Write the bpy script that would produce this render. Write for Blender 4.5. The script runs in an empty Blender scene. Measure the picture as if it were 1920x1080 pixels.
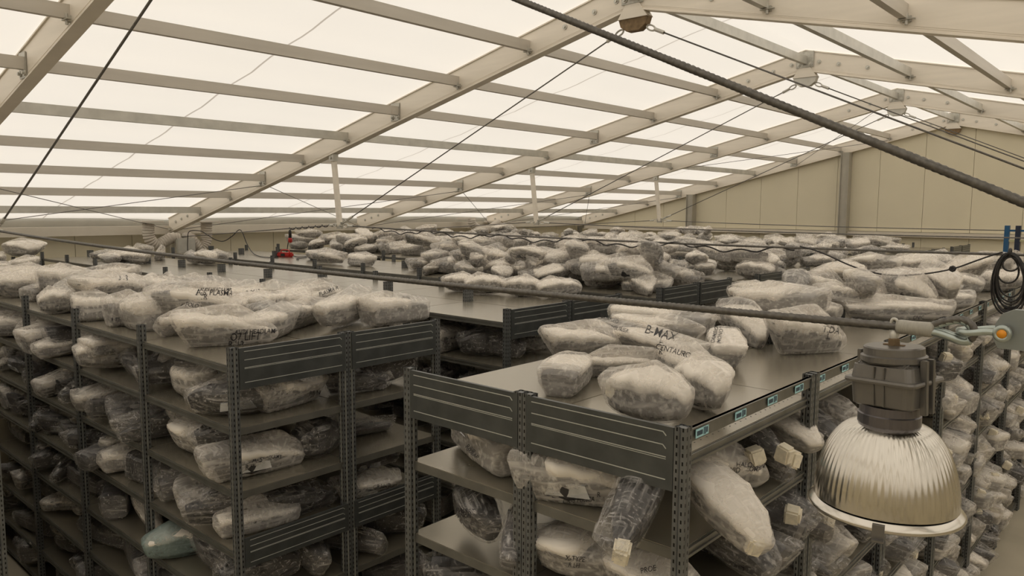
import bpy, bmesh, math, random
import numpy as np
from mathutils import Vector, Matrix, noise
from mathutils.bvhtree import BVHTree

# ------------------------------------------------------------------ camera, world, sun, exposure
sc = bpy.context.scene
COL = sc.collection
PI = math.pi
ZC = 3.6                                   # eye height above the hall floor
RT = Vector((0.74480469, 0.66726539, 0.00478247))
UP = Vector((-0.072462, 0.07375356, 0.99464047))
FW = Vector((-0.66333644, 0.74115944, -0.10328338))
FPX = 1422.5
cam = bpy.data.cameras.new('camera')
cam.sensor_width = 36.0
cam.lens = FPX / 1920 * 36.0
cam.clip_end = 200
cam.clip_start = 0.05
camo = bpy.data.objects.new('camera', cam)
COL.objects.link(camo)
m = Matrix((RT, UP, -FW)).transposed().to_4x4()
m.translation = Vector((0, 0, ZC))
camo.matrix_world = m
sc.camera = camo

w = bpy.data.worlds.new('overcast_sky'); sc.world = w
w.use_nodes = True
wn = w.node_tree.nodes; wl = w.node_tree.links
bg = wn['Background']
tc = wn.new('ShaderNodeTexCoord'); sep = wn.new('ShaderNodeSeparateXYZ'); cr = wn.new('ShaderNodeValToRGB')
wl.new(tc.outputs['Generated'], sep.inputs[0]); wl.new(sep.outputs['Z'], cr.inputs[0])
cr.color_ramp.elements[0].position = 0.0; cr.color_ramp.elements[0].color = (0.86, 0.84, 0.80, 1)
cr.color_ramp.elements[1].position = 0.7; cr.color_ramp.elements[1].color = (1.0, 0.985, 0.95, 1)
wl.new(cr.outputs[0], bg.inputs['Color'])
bg.inputs['Strength'].default_value = 1.62
sun = bpy.data.lights.new('sun', 'SUN'); sun.energy = 0.5; sun.angle = math.radians(40); sun.color = (1, 0.97, 0.92)
suno = bpy.data.objects.new('sun', sun); COL.objects.link(suno)
suno.rotation_euler = (math.radians(12), math.radians(38), 0)
sc.view_settings.view_transform = 'Standard'
sc.view_settings.look = 'None'
sc.view_settings.gamma = 1.0
sc.view_settings.use_curve_mapping = False
sc.view_settings.exposure = 0.0
cy = sc.cycles
cy.max_bounces = 6; cy.diffuse_bounces = 4; cy.glossy_bounces = 2; cy.transmission_bounces = 2
cy.transparent_max_bounces = 8; cy.caustics_reflective = False; cy.caustics_refractive = False
cy.sample_clamp_indirect = 4.0; cy.use_denoising = True
cy.use_adaptive_sampling = True; cy.adaptive_threshold = 0.02

# ------------------------------------------------------------------ helpers
def ray(x, y): return FW * FPX + RT * (x - 960) - UP * (y - 540)
def onz(x, y, z):
    d = ray(x, y); t = (z - ZC) / d.z; p = d * t; return Vector((p.x, p.y, z))
def ony(x, y, Y):
    d = ray(x, y); t = Y / d.y; p = d * t; return Vector((p.x, Y, p.z + ZC))
def onx(x, y, X):
    d = ray(x, y); t = X / d.x; p = d * t; return Vector((X, p.y, p.z + ZC))
def pj(p):
    q = Vector(p) - Vector((0, 0, ZC)); d = q.dot(FW)
    if d < 0.1: return (-9999, -9999, d)
    return (960 + FPX * q.dot(RT) / d, 540 - FPX * q.dot(UP) / d, d)

class MB:
    def __init__(s): s.v = []; s.f = []; s.m = []; s.cur = 0; s.uv = None
    def mat(s, i): s.cur = i; return s
    def add(s, vs, fs):
        b = len(s.v); s.v += [tuple(v) for v in vs]
        for f in fs: s.f.append(tuple(b + i for i in f)); s.m.append(s.cur)
        return s
    def box(s, x0, x1, y0, y1, z0, z1):
        v = [(x0,y0,z0),(x1,y0,z0),(x1,y1,z0),(x0,y1,z0),(x0,y0,z1),(x1,y0,z1),(x1,y1,z1),(x0,y1,z1)]
        return s.add(v, [(0,3,2,1),(4,5,6,7),(0,1,5,4),(1,2,6,5),(2,3,7,6),(3,0,4,7)])
    def obox(s, c, ax, ay, az):
        c = Vector(c); ax = Vector(ax); ay = Vector(ay); az = Vector(az)
        v = [c + ax*i + ay*j + az*k for k in (-1,1) for i, j in ((-1,-1),(1,-1),(1,1),(-1,1))]
        return s.add(v, [(0,3,2,1),(4,5,6,7),(0,1,5,4),(1,2,6,5),(2,3,7,6),(3,0,4,7)])
    def bar(s, a, b, w, h, up=(0,0,1)):
        a = Vector(a); b = Vector(b); d = (b-a); L = d.length; d.normalize()
        sd = d.cross(Vector(up)).normalized(); u = sd.cross(d)
        return s.obox((a+b)/2, d*L/2, sd*w/2, u*h/2)
    def tube(s, pts, r, n=8, lobes=0, amp=0.0, pitch=1.0, cap=True, closed=False):
        pts = [Vector(p) for p in pts]; N = len(pts)
        rr = r if hasattr(r, '__len__') else [r]*N
        t0 = (pts[1]-pts[0]).normalized()
        ref = Vector((0,0,1)) if abs(t0.z) < .9 else Vector((1,0,0))
        nx = t0.cross(ref).normalized(); vs = []; L = 0
        for i, p in enumerate(pts):
            if closed: t = (pts[(i+1)%N]-pts[i-1]).normalized()
            else: t = (pts[min(i+1,N-1)]-pts[max(i-1,0)]).normalized()
            nx = (nx - t*nx.dot(t)).normalized(); ny = t.cross(nx)
            if i: L += (p-pts[i-1]).length
            for k in range(n):
                a = 2*PI*k/n
                q = rr[i]*(1+amp*math.cos(lobes*(a - 2*PI*L/pitch))) if lobes else rr[i]
                vs.append(p + (nx*math.cos(a)+ny*math.sin(a))*q)
        fs = []
        for i in range(N if closed else N-1):
            j = (i+1) % N
            for k in range(n): fs.append((i*n+k, i*n+(k+1)%n, j*n+(k+1)%n, j*n+k))
        if cap and not closed: fs += [tuple(range(n))[::-1], tuple(range((N-1)*n, N*n))]
        return s.add(vs, fs)
    def cyl(s, a, b, r, n=12): return s.tube([a, b], r, n)
    def lathe(s, prof, n=24, c=(0,0,0), flute=0, fa=0.0, f0=0, f1=9999):
        vs = []; c = Vector(c)
        for i, (r, z) in enumerate(prof):
            for k in range(n):
                a = 2*PI*k/n; q = r
                if flute and f0 <= i <= f1: q = r*(1+fa*(-1,-.7,1,.7)[k % 4])
                vs.append(c + Vector((q*math.cos(a), q*math.sin(a), z)))
        fs = [(i*n+k, i*n+(k+1)%n, (i+1)*n+(k+1)%n, (i+1)*n+k) for i in range(len(prof)-1) for k in range(n)]
        return s.add(vs, fs)
    def prism(s, poly, z0, z1):
        n = len(poly); v = [(x,y,z0) for x,y in poly] + [(x,y,z1) for x,y in poly]
        return s.add(v, [tuple(range(n))[::-1], tuple(range(n,2*n))] + [(i,(i+1)%n,n+(i+1)%n,n+i) for i in range(n)])
    def mesh(s, name, mats, smooth=False, bevel=0):
        me = bpy.data.meshes.new(name)
        me.from_pydata(s.v, [], s.f)
        for mt in (mats if isinstance(mats, (list, tuple)) else [mats]): me.materials.append(mt)
        if any(s.m): me.polygons.foreach_set('material_index', s.m)
        if smooth: me.polygons.foreach_set('use_smooth', [True]*len(s.f))
        me.update()
        if bevel:
            bm = bmesh.new(); bm.from_mesh(me)
            bmesh.ops.bevel(bm, geom=bm.edges[:], offset=bevel, segments=2, affect='EDGES', clamp_overlap=True)
            bm.to_mesh(me); bm.free()
        return me
    def build(s, name, mats, parent=None, smooth=False, bevel=0, loc=None):
        return link(name, s.mesh(name, mats, smooth, bevel), parent, loc)

def link(name, me, parent=None, loc=None):
    o = bpy.data.objects.new(name, me); COL.objects.link(o)
    if parent: o.parent = parent
    if loc is not None: o.location = loc
    return o
def thing(name, label, cat, loc=(0,0,0), rz=0, group=None):
    o = bpy.data.objects.new(name, None); COL.objects.link(o)
    o.empty_display_size = .1
    o.location = loc; o.rotation_euler = (0,0,rz)
    return tag(o, label, cat, group)
def tag(o, label=None, cat=None, group=None, kind=None):
    if label: o['label'] = label
    if cat: o['category'] = cat
    if group: o['group'] = group
    if kind: o['kind'] = kind
    return o
ORD = ['zeroth','first','second','third','fourth','fifth','sixth','seventh','eighth','ninth','tenth','eleventh','twelfth','thirteenth','fourteenth','fifteenth','sixteenth','seventeenth','eighteenth','nineteenth','twentieth']
TENS = {20:'twenty',30:'thirty',40:'forty',50:'fifty',60:'sixty',70:'seventy',80:'eighty',90:'ninety'}
TORD = {30:'thirtieth',40:'fortieth',50:'fiftieth',60:'sixtieth',70:'seventieth',80:'eightieth',90:'ninetieth'}
def ordn(n):
    if n <= 20: return ORD[n]
    t, u = n//10*10, n % 10
    return TORD[t] if u == 0 else TENS[t] + '-' + ORD[u]

# ------------------------------------------------------------------ materials
def mat(name, col, rough=.6, metal=0.0, var=0.0, scale=8.0, bump=0.0, stretch=(1,1,1), spec=.5, col2=None, lo=.3, hi=.7):
    mt = bpy.data.materials.new(name); mt.use_nodes = True
    nt = mt.node_tree; b = nt.nodes['Principled BSDF']
    b.inputs['Base Color'].default_value = (*col, 1); b.inputs['Roughness'].default_value = rough
    b.inputs['Metallic'].default_value = metal; b.inputs['Specular IOR Level'].default_value = spec
    if var or bump or col2:
        t = nt.nodes.new('ShaderNodeTexCoord'); mp = nt.nodes.new('ShaderNodeMapping'); mp.inputs['Scale'].default_value = stretch
        n = nt.nodes.new('ShaderNodeTexNoise'); n.inputs['Scale'].default_value = scale; n.inputs['Detail'].default_value = 5
        nt.links.new(t.outputs['Object'], mp.inputs[0]); nt.links.new(mp.outputs[0], n.inputs['Vector'])
        r = nt.nodes.new('ShaderNodeValToRGB'); nt.links.new(n.outputs['Fac'], r.inputs[0])
        c2 = col2 or tuple(min(1, c*(1+var)) for c in col); c1 = col if col2 else tuple(c*(1-var) for c in col)
        r.color_ramp.elements[0].position = lo; r.color_ramp.elements[0].color = (*c1, 1)
        r.color_ramp.elements[1].position = hi; r.color_ramp.elements[1].color = (*c2, 1)
        nt.links.new(r.outputs[0], b.inputs['Base Color'])
        if bump:
            bp = nt.nodes.new('ShaderNodeBump'); bp.inputs['Strength'].default_value = bump; bp.inputs['Distance'].default_value = .02
            nt.links.new(n.outputs['Fac'], bp.inputs['Height']); nt.links.new(bp.outputs[0], b.inputs['Normal'])
    return mt

M_alu = mat('weathered_aluminium', (.86,.79,.68), .5, .12, .05, 3, stretch=(.3,1,4))
M_purlin = mat('dull_aluminium_purlin', (.60,.555,.485), .5, .15, .06, 3, stretch=(4,.3,4))
M_galv = mat('galvanised_steel', (.60,.58,.52), .45, .45, .10, 6)
M_galv_plate = mat('galvanised_fitting_plate', (.50,.48,.42), .45, .4, .15, 25)
M_zinc = mat('zinc_plated_shackle', (.42,.47,.44), .30, .75, .08, 15)
M_plate = mat('dull_zinc_plate', (.30,.335,.34), .38, .75, .06, 12)
M_rust = mat('rust_stained_bracket', (.22,.15,.08), .8, .2, .3, 20)
M_panel = mat('cream_sandwich_panel', (.76,.69,.515), .55, 0, .02, 1.2)
M_trimc = mat('grey_beige_eave_trim', (.66,.60,.50), .5, .1, .04, 3)
M_trimg = mat('galvanised_wall_post', (.46,.43,.36), .5, .3, .06, 4)
M_concrete = mat('concrete_floor', (.44,.39,.29), .7, 0, .10, 1.5)
M_deck = mat('shelf_deck_paint', (.365,.33,.258), .25, .58, .04, 2.2, spec=.85, lo=.35, hi=.65)
M_dark = mat('grey_enamel_steel', (.085,.090,.088), .36, .45, .18, 7, lo=.35, hi=.7)
M_ridge = mat('pale_rib_steel', (.55,.56,.52), .35, .4, .1, 12)  # paler than the panel steel, for its pressed rib lines
M_lip = mat('shelf_edge_steel', (.17,.165,.145), .4, .5, .15, 9)
M_black = mat('black_rubber_cable', (.018,.016,.015), .5)
M_rope = mat('steel_wire_rope', (.15,.14,.125), .45, .6, .25, 60)
M_red = mat('red_plastic', (.45,.02,.015), .4)
M_orange = mat('orange_pin_paint', (.85,.33,.02), .4)
M_foam = mat('cream_foam_sheet', (.88,.82,.73), .8, 0, .05, 7, bump=.1)
M_block = mat('cream_foam_block', (.80,.73,.58), .85, 0, .12, 40)
M_house = mat('black_plastic_housing', (.028,.026,.026), .34, 0, .4, 12, bump=.2)
M_housem = mat('grey_plastic_housing', (.075,.07,.068), .4, 0, .5, 9, bump=.2)
M_lens = mat('chromed_reflector_behind_lens', (.62,.64,.68), .12, .9, .3, 9)
M_ink = mat('black_marker_ink', (.02,.018,.02), .6)
M_duct = mat('grey_flexible_duct', (.62,.56,.48), .7)
M_blue = mat('blue_rack_paint', (.02,.10,.22), .45, .2)
M_navy = mat('dark_blue_rack_paint', (.012,.02,.045), .5, .1)
M_yellow = mat('pale_yellow_beam_paint', (.50,.49,.28), .5)
M_sticker = mat('pale_blue_sticker', (.42,.72,.76), .5)
M_barcode = mat('dark_print', (.03,.06,.09), .5)
M_tape = mat('translucent_tape_sleeve', (.36,.34,.29), .4, 0, .12, 40, stretch=(1,1,6))
M_cast = mat('grey_cast_aluminium', (.175,.165,.15), .33, .55, .05, 20)
M_castd = mat('dark_satin_neck', (.16,.15,.155), .28, .75)
M_shade = mat('spun_aluminium_reflector', (.66,.625,.56), .20, 1.0, .05, 5)
M_brown = mat('brown_cardboard', (.24,.19,.14), .8, 0, .06, 4)

# perforated upright: rows of dark slots printed by height along the post
def slotmat(name, col, rough, metal):
    mt = mat(name, col, rough, metal, .15, 12)
    nt = mt.node_tree; b = nt.nodes['Principled BSDF']
    src = b.inputs['Base Color'].links[0].from_socket
    t = nt.nodes.new('ShaderNodeTexCoord'); s = nt.nodes.new('ShaderNodeSeparateXYZ'); nt.links.new(t.outputs['UV'], s.inputs[0])
    def mth(op, a, b_=None, c=None):
        n = nt.nodes.new('ShaderNodeMath'); n.operation = op
        for i, v in enumerate((a, b_, c)):
            if v is None: continue
            if isinstance(v, (int, float)): n.inputs[i].default_value = v
            else: nt.links.new(v, n.inputs[i])
        return n.outputs[0]
    v = mth('FRACT', mth('MULTIPLY', s.outputs[1], 1/.032))
    hole = mth('MULTIPLY', mth('LESS_THAN', v, .45), mth('GREATER_THAN', s.outputs[0], .5))
    mx = nt.nodes.new('ShaderNodeMix'); mx.data_type = 'RGBA'
    nt.links.new(hole, mx.inputs['Factor']); nt.links.new(src, mx.inputs['A']); mx.inputs['B'].default_value = (.006,.006,.006,1)
    nt.links.new(mx.outputs['Result'], b.inputs['Base Color'])
    return mt
M_slot = slotmat('perforated_grey_upright', (.165,.17,.168), .36, .55)

# roof membrane: translucent PVC with a weld seam in the middle of each bay
def membrane():
    mt = bpy.data.materials.new('translucent_roof_membrane'); mt.use_nodes = True
    nt = mt.node_tree; nt.nodes.remove(nt.nodes['Principled BSDF']); out = nt.nodes['Material Output']
    tr = nt.nodes.new('ShaderNodeBsdfTranslucent'); df = nt.nodes.new('ShaderNodeBsdfDiffuse'); mx = nt.nodes.new('ShaderNodeMixShader')
    t = nt.nodes.new('ShaderNodeTexCoord'); s = nt.nodes.new('ShaderNodeSeparateXYZ'); nt.links.new(t.outputs['UV'], s.inputs[0])
    n = nt.nodes.new('ShaderNodeTexNoise'); n.inputs['Scale'].default_value = .7; n.inputs['Detail'].default_value = 3
    nt.links.new(t.outputs['Object'], n.inputs['Vector'])
    a = nt.nodes.new('ShaderNodeMath'); a.operation = 'SUBTRACT'; nt.links.new(s.outputs[1], a.inputs[0]); a.inputs[1].default_value = .5
    b = nt.nodes.new('ShaderNodeMath'); b.operation = 'ABSOLUTE'; nt.links.new(a.outputs[0], b.inputs[0])
    c = nt.nodes.new('ShaderNodeMath'); c.operation = 'LESS_THAN'; nt.links.new(b.outputs[0], c.inputs[0]); c.inputs[1].default_value = .0028
    r = nt.nodes.new('ShaderNodeValToRGB'); nt.links.new(n.outputs['Fac'], r.inputs[0])
    r.color_ramp.elements[0].color = (.90,.84,.76,1); r.color_ramp.elements[1].color = (.94,.88,.80,1)
    m2 = nt.nodes.new('ShaderNodeMix'); m2.data_type = 'RGBA'; nt.links.new(c.outputs[0], m2.inputs['Factor'])
    nt.links.new(r.outputs[0], m2.inputs['A']); m2.inputs['B'].default_value = (.50,.44,.38,1)
    nt.links.new(m2.outputs['Result'], tr.inputs['Color']); df.inputs['Color'].default_value = (.80,.745,.66,1)
    mx.inputs[0].default_value = .55
    nt.links.new(df.outputs[0], mx.inputs[1]); nt.links.new(tr.outputs[0], mx.inputs[2]); nt.links.new(mx.outputs[0], out.inputs[0])
    return mt
M_memb = membrane()

# cling film: milky streaks over clear film
def film(name, base, milk, col, lo=.55, hi=.80, blot=.16, rough=.42, fs=1.0, ds=.6, bmp=.22):
    mt = bpy.data.materials.new(name); mt.use_nodes = True
    nt = mt.node_tree; b = nt.nodes['Principled BSDF']; out = nt.nodes['Material Output']
    b.inputs['Base Color'].default_value = (*col, 1); b.inputs['Roughness'].default_value = rough; b.inputs['Specular IOR Level'].default_value = .45
    t = nt.nodes.new('ShaderNodeTexCoord')
    def nz(sc_, st, det, rot=(0,0,0)):
        mp = nt.nodes.new('ShaderNodeMapping'); mp.inputs['Scale'].default_value = st; mp.inputs['Rotation'].default_value = rot
        n = nt.nodes.new('ShaderNodeTexNoise'); n.inputs['Scale'].default_value = sc_; n.inputs['Detail'].default_value = det; n.inputs['Distortion'].default_value = ds
        nt.links.new(t.outputs['Object'], mp.inputs[0]); nt.links.new(mp.outputs[0], n.inputs['Vector']); return n.outputs['Fac']
    s1 = nz(34*fs, (.05,1,1), 2, (.1,.25,.45)); s2 = nz(38*fs, (1,.06,.9), 2, (.6,.15,-.5)); s3 = nz(3.4, (1,1,1), 2)
    def mth(op, a, b_, c=None):
        n = nt.nodes.new('ShaderNodeMath'); n.operation = op
        for i, v in enumerate((a, b_, c)):
            if v is None: continue
            if isinstance(v, (int, float)): n.inputs[i].default_value = v
            else: nt.links.new(v, n.inputs[i])
        return n.outputs[0]
    sm = mth('MAXIMUM', s1, s2)
    st = nt.nodes.new('ShaderNodeMapRange'); nt.links.new(sm, st.inputs[0])
    st.inputs[1].default_value = lo; st.inputs[2].default_value = hi; st.inputs[3].default_value = 0; st.inputs[4].default_value = 1
    bl = nt.nodes.new('ShaderNodeMapRange'); nt.links.new(s3, bl.inputs[0])
    bl.inputs[1].default_value = .35; bl.inputs[2].default_value = .65; bl.inputs[3].default_value = 0; bl.inputs[4].default_value = 1
    fac = mth('ADD', mth('MULTIPLY', st.outputs[0], milk), mth('MULTIPLY', bl.outputs[0], blot))
    fac = mth('MINIMUM', mth('ADD', fac, base), 1.0)
    bp = nt.nodes.new('ShaderNodeBump'); bp.inputs['Strength'].default_value = bmp; bp.inputs['Distance'].default_value = .005
    nt.links.new(sm, bp.inputs['Height']); nt.links.new(bp.outputs[0], b.inputs['Normal'])
    tp = nt.nodes.new('ShaderNodeBsdfTransparent'); mx = nt.nodes.new('ShaderNodeMixShader')
    nt.links.new(fac, mx.inputs[0]); nt.links.new(tp.outputs[0], mx.inputs[1]); nt.links.new(b.outputs[0], mx.inputs[2])
    nt.links.new(mx.outputs[0], out.inputs[0])
    return mt
M_film = film('crinkled_cling_film', .22, .46, (.90,.845,.77), .50, .80, .12, .4, 1.0, .25, .05)
M_teal = film('pale_blue_green_bag_film', .45, .4, (.30,.39,.37), .50, .80, .12, .4, 1.3, .25, .08)
M_filmd = film('thin_clear_cling_film', .035, .55, (.66,.63,.60), .50, .80, .12, .25, 1.6, .3, .15)

# ------------------------------------------------------------------ tent shell
XR = -4.8; XE = -16.6; SL = .2345                # ridge, eave, slope of the rafters
def rb(X): return ZC + 2.215 - SL*abs(X-XR)       # underside of a rafter
RH = .33                                          # rafter depth measured vertically
RY = [-12.4, -7.4, -2.4, 2.6, 7.4, 12.4, 17.4, 22.4]
PX = [1.53 + 1.258*i for i in range(8)]           # purlin distances from the ridge
fl = MB().box(-17.2, 7.6, -12.6, 22.9, -.12, 0).build('floor', M_concrete); tag(fl, kind='structure')

def roof_panel(side, y0, y1):
    nx, ny = 54, 8; vs = []; fs = []; uvs = []
    half = XR - XE + .25
    kn = [0] + PX + [half]
    for i in range(nx+1):
        u = half*i/nx
        for j in range(ny+1):
            v = j/ny; sag = 0
            for a, b in zip(kn, kn[1:]):
                if a <= u <= b: sag = .03*math.sin(PI*(u-a)/(b-a))
            sg = (sag + .05)*math.sin(PI*v)**.6
            vs.append((XR + side*u, y0+(y1-y0)*v, rb(XR+u) + RH + .01 + sg)); uvs.append((u/half, v))
    for i in range(nx):
        for j in range(ny):
            a = i*(ny+1)+j; q = (a, a+1, a+ny+2, a+ny+1)
            fs.append(q if side > 0 else q[::-1])
    me = bpy.data.meshes.new('ceiling'); me.from_pydata(vs, [], fs); me.materials.append(M_memb)
    uvl = me.uv_layers.new(name='UVMap')
    for l in me.loops: uvl.data[l.index].uv = uvs[l.vertex_index]
    me.polygons.foreach_set('use_smooth', [True]*len(fs)); me.update()
    tag(link('ceiling', me), kind='structure')
for a, b in zip(RY, RY[1:]):
    a_ = -12.62 if a == RY[0] else a; b_ = 22.62 if b == RY[-1] else b
    roof_panel(-1, a_, b_); roof_panel(1, a_, b_)

SIDE = {-1: 'left', 1: 'right'}
RNAME = {2.6: 'nearest', 7.4: 'second', 12.4: 'third', 17.4: 'fourth', 22.4: 'gable', -2.4: 'first hidden', -7.4: 'second hidden', -12.4: 'rear'}
bolt_mb = MB().cyl((0,0,0),(0,-.012,0),.032,14).cyl((0,-.012,0),(0,-.03,0),.017,8)
bolt_me = bolt_mb.mesh('bolt', M_galv)
clamp_me = MB().box(-.035,.035,-.03,.0,-.05,.0).box(-.07,.07,-.05,-.015,-.035,-.025).cyl((0,-.03,.02),(0,-.03,-.075),.014,8).mesh('clamp', M_galv_plate)
plate_me = MB().box(-.10,.10,-.012,0,-.14,.12).mesh('joint_plate', M_galv_plate, bevel=.004)
for y in RY:
    near = y in (2.6, 7.4, 12.4, 17.4, 22.4)
    for s in (-1, 1):
        half = XR - XE
        a = Vector((XR, y, rb(XR))); b = Vector((XR+s*half, y, rb(XE)))
        mb = MB()
        zt = Vector((0,0,RH))
        for (w_, z0, z1) in ((.10, .012, RH-.012), (.135, 0, .014), (.135, RH-.016, RH)):
            vs = []
            for p in (a, b):
                for dy, dz in ((-w_/2,z0),(w_/2,z0),(w_/2,z1),(-w_/2,z1)): vs.append(p + Vector((0,dy,dz)))
            mb.add(vs, [(0,1,2,3),(7,6,5,4),(0,4,5,1),(1,5,6,2),(2,6,7,3),(3,7,4,0)])
        for zz in (.035, .05):                    # the fine extrusion lines along the lower edge
            vs = []
            for p in (a, b):
                for dy, dz in ((-.053,zz),(.053,zz),(.053,zz+.006),(-.053,zz+.006)): vs.append(p + Vector((0,dy,dz)))
            mb.add(vs, [(0,1,2,3),(7,6,5,4),(0,4,5,1),(1,5,6,2),(2,6,7,3),(3,7,4,0)])
        mats = M_alu
        if not near and y != RY[0]: pass
        lab = f'pale aluminium roof rafter on the {SIDE[s]} slope, {RNAME[y]} frame from the camera' if near else f'aluminium roof rafter behind the camera, {SIDE[s]} slope, {RNAME[y]} frame'
        r = mb.build('roof_rafter', mats); tag(r, lab, 'beam', 'aluminium roof rafters')
        if near:
            for i, d in enumerate(PX):
                X = XR + s*d; z = rb(X)
                if i % 3 == 2:
                    link('joint_plate', plate_me, r, (X + .05*s, y-.055, z+.16))
                    for q in (-.06, .07): link('bolt', bolt_me, r, (X+.05*s+q, y-.067, z+.07))
                else: link('clamp', clamp_me, r, (X+.03, y-.05, z+.12))
            for d in (.22, .52, .95, half-.35, half-.62, half-.9): link('bolt', bolt_me, r, (XR+s*d, y-.05, rb(XR+d)+.17))
    # apex fitting
    ap = thing('apex_fitting', f'galvanised apex plate and brown bracket at the ridge of the {RNAME[y]} frame', 'bracket', (XR, y, rb(XR)), 0, 'apex fittings')
    MB().box(-.14,.14,-.075,-.06,.05,.30).build('apex_plate', M_galv_plate, ap, bevel=.004)
    for q in (-.09, .09): link('bolt', bolt_me, ap, (q, -.075, .10))
    mb = MB().mat(0); pr = [(-.09,.05),(-.19,-.10),(.19,-.10),(.09,.05)]
    mb.add([(x,-.068,z) for x,z in pr]+[(x,.068,z) for x,z in pr], [(0,1,2,3),(7,6,5,4),(0,4,5,1),(1,5,6,2),(2,6,7,3),(3,7,4,0)])
    mb.build('wedge', M_alu, ap)
    pr = [(-.19,-.09),(-.16,-.18),(-.08,-.235),(.08,-.235),(.16,-.18),(.19,-.09)]
    n = len(pr)
    MB().add([(x,-.05,z) for x,z in pr]+[(x,.05,z) for x,z in pr], [tuple(range(n)), tuple(range(n,2*n))[::-1]]+[(i,n+i,n+(i+1)%n,(i+1)%n) for i in range(n)]).build('rope_bracket', M_rust if y in (2.6,7.4,22.4) else M_galv, ap)

BAY = {2.6: 'nearest', 7.4: 'second', 12.4: 'third', 17.4: 'farthest', -2.4: 'overhead'}
for a, b in zip(RY, RY[1:]):
    for s in (-1, 1):
        for i, d in enumerate(([0] if s < 0 else []) + PX):
            X = XR + s*d; z = rb(X)
            mb = MB().box(X-.033, X+.033, a+.05, b-.05, z+.10, z+.225)
            o = mb.build('roof_purlin', M_purlin if (i % 4) else M_galv)
            where = 'ridge' if d == 0 else f'{ordn(PX.index(d)+1)} down from the ridge, {SIDE[s]} slope'
            tag(o, f'square tube purlin, {where}, {BAY.get(a, "rear")} bay' if a in BAY else f'square tube purlin behind the camera, {where}, {"rear" if a < -8 else "next rear"} bay', 'beam', 'roof purlins')

# side walls: panels, eave beam, columns
for s, X, nm in ((-1, -16.9, 'wall_left'), (1, 7.3, 'wall_right')):
    w_ = tag(MB().box(min(X, X+s*.04), max(X, X+s*.04), -12.7, 22.66, 0, rb(XE)+.44).build(nm, M_trimg), kind='structure')
    y = -12.29
    while y < 22.4:
        x0, x1 = (X, X+.05) if s < 0 else (X-.05, X)
        MB().box(x0, x1, y+.004, min(y+1.108, 22.4), 0, rb(XE)-.03).build('wall_panel', M_panel, w_)
        y += 1.115
    for a, b in zip(RY, RY[1:]):
        xx = XE-.05 if s < 0 else XR+(XR-XE)+.05
        o = MB().box(xx-.10, xx+.10, a+.07, b-.07, rb(XE)-.02, rb(XE)+.16).build('trim_eave', M_trimc); tag(o, kind='structure')
    for y in RY[:-1]:
        xx = XE if s < 0 else XR+(XR-XE)
        o = MB().box(xx-.12, xx+.12, y-.07, y+.07, 0, rb(XE)+.12).build('trim_column', M_trimg); tag(o, kind='structure')
# gable walls
def gz(X): return rb(X) + .03
for nm, Y, s in (('wall_far', 22.5, 1), ('wall_rear', -12.5, -1)):
    ed = [XE-.45, XR, XR+(XR-XE)+.45]
    vs = [(ed[0],Y+.03*s,0),(ed[2],Y+.03*s,0),(ed[2],Y+.03*s,gz(ed[2])+.32),(XR,Y+.03*s,gz(XR)+.32),(ed[0],Y+.03*s,gz(ed[0])+.32)]
    vs2 = [(x,y+.03*s,z) for x,y,z in vs]
    w_ = MB().add(vs+vs2, [(0,1,2,3,4),(9,8,7,6,5)]+[(i,5+i,5+(i+1)%5,(i+1)%5) for i in range(5)]).build(nm, M_trimg); tag(w_, kind='structure')
    X = -16.67
    while X < 7.2:
        x0, x1 = X+.004, min(X+1.121, 7.1)
        for (zl, up) in ((0, False), (ZC-.56, True)):
            if up: tops = [(x0, gz(x0)+.1), (x1, gz(x1)+.1)]; tops = sorted(tops + ([(XR, gz(XR)+.1)] if x0 < XR < x1 else []))
            else: tops = [(x0, ZC-.66), (x1, ZC-.66)]
            poly = [(x0, zl), (x1, zl)] + tops[::-1]; n = len(poly)
            if up and min(t[1] for t in tops) < zl+.05: continue
            vs = [(x, Y-.03*s, z) for x, z in poly] + [(x, Y+.03*s, z) for x, z in poly]
            MB().add(vs, [tuple(range(n)), tuple(range(n,2*n))[::-1]]+[(i,n+i,n+(i+1)%n,(i+1)%n) for i in range(n)]).build('wall_panel', M_panel, w_)
        X += 1.125
    yy = Y-.1*s
    o = MB().box(-16.5, 7, yy-.06, yy+.06, ZC-.66, ZC-.57).box(-16.5,7,yy-.09,yy+.09,ZC-.69,ZC-.66).build('trim_gable_rail', M_trimc); tag(o, kind='structure')
    for X in (-12.2, -7.4, -2.2, 2.6):
        o = MB().box(X-.10, X+.10, yy-.16, yy+.08, 0, rb(X)+.02).box(X-.115, X-.10, yy-.2, yy+.08, 0, rb(X)+.02).box(X+.10, X+.115, yy-.2, yy+.08, 0, rb(X)+.02).build('trim_gable_post', M_trimg); tag(o, kind='structure')

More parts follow.
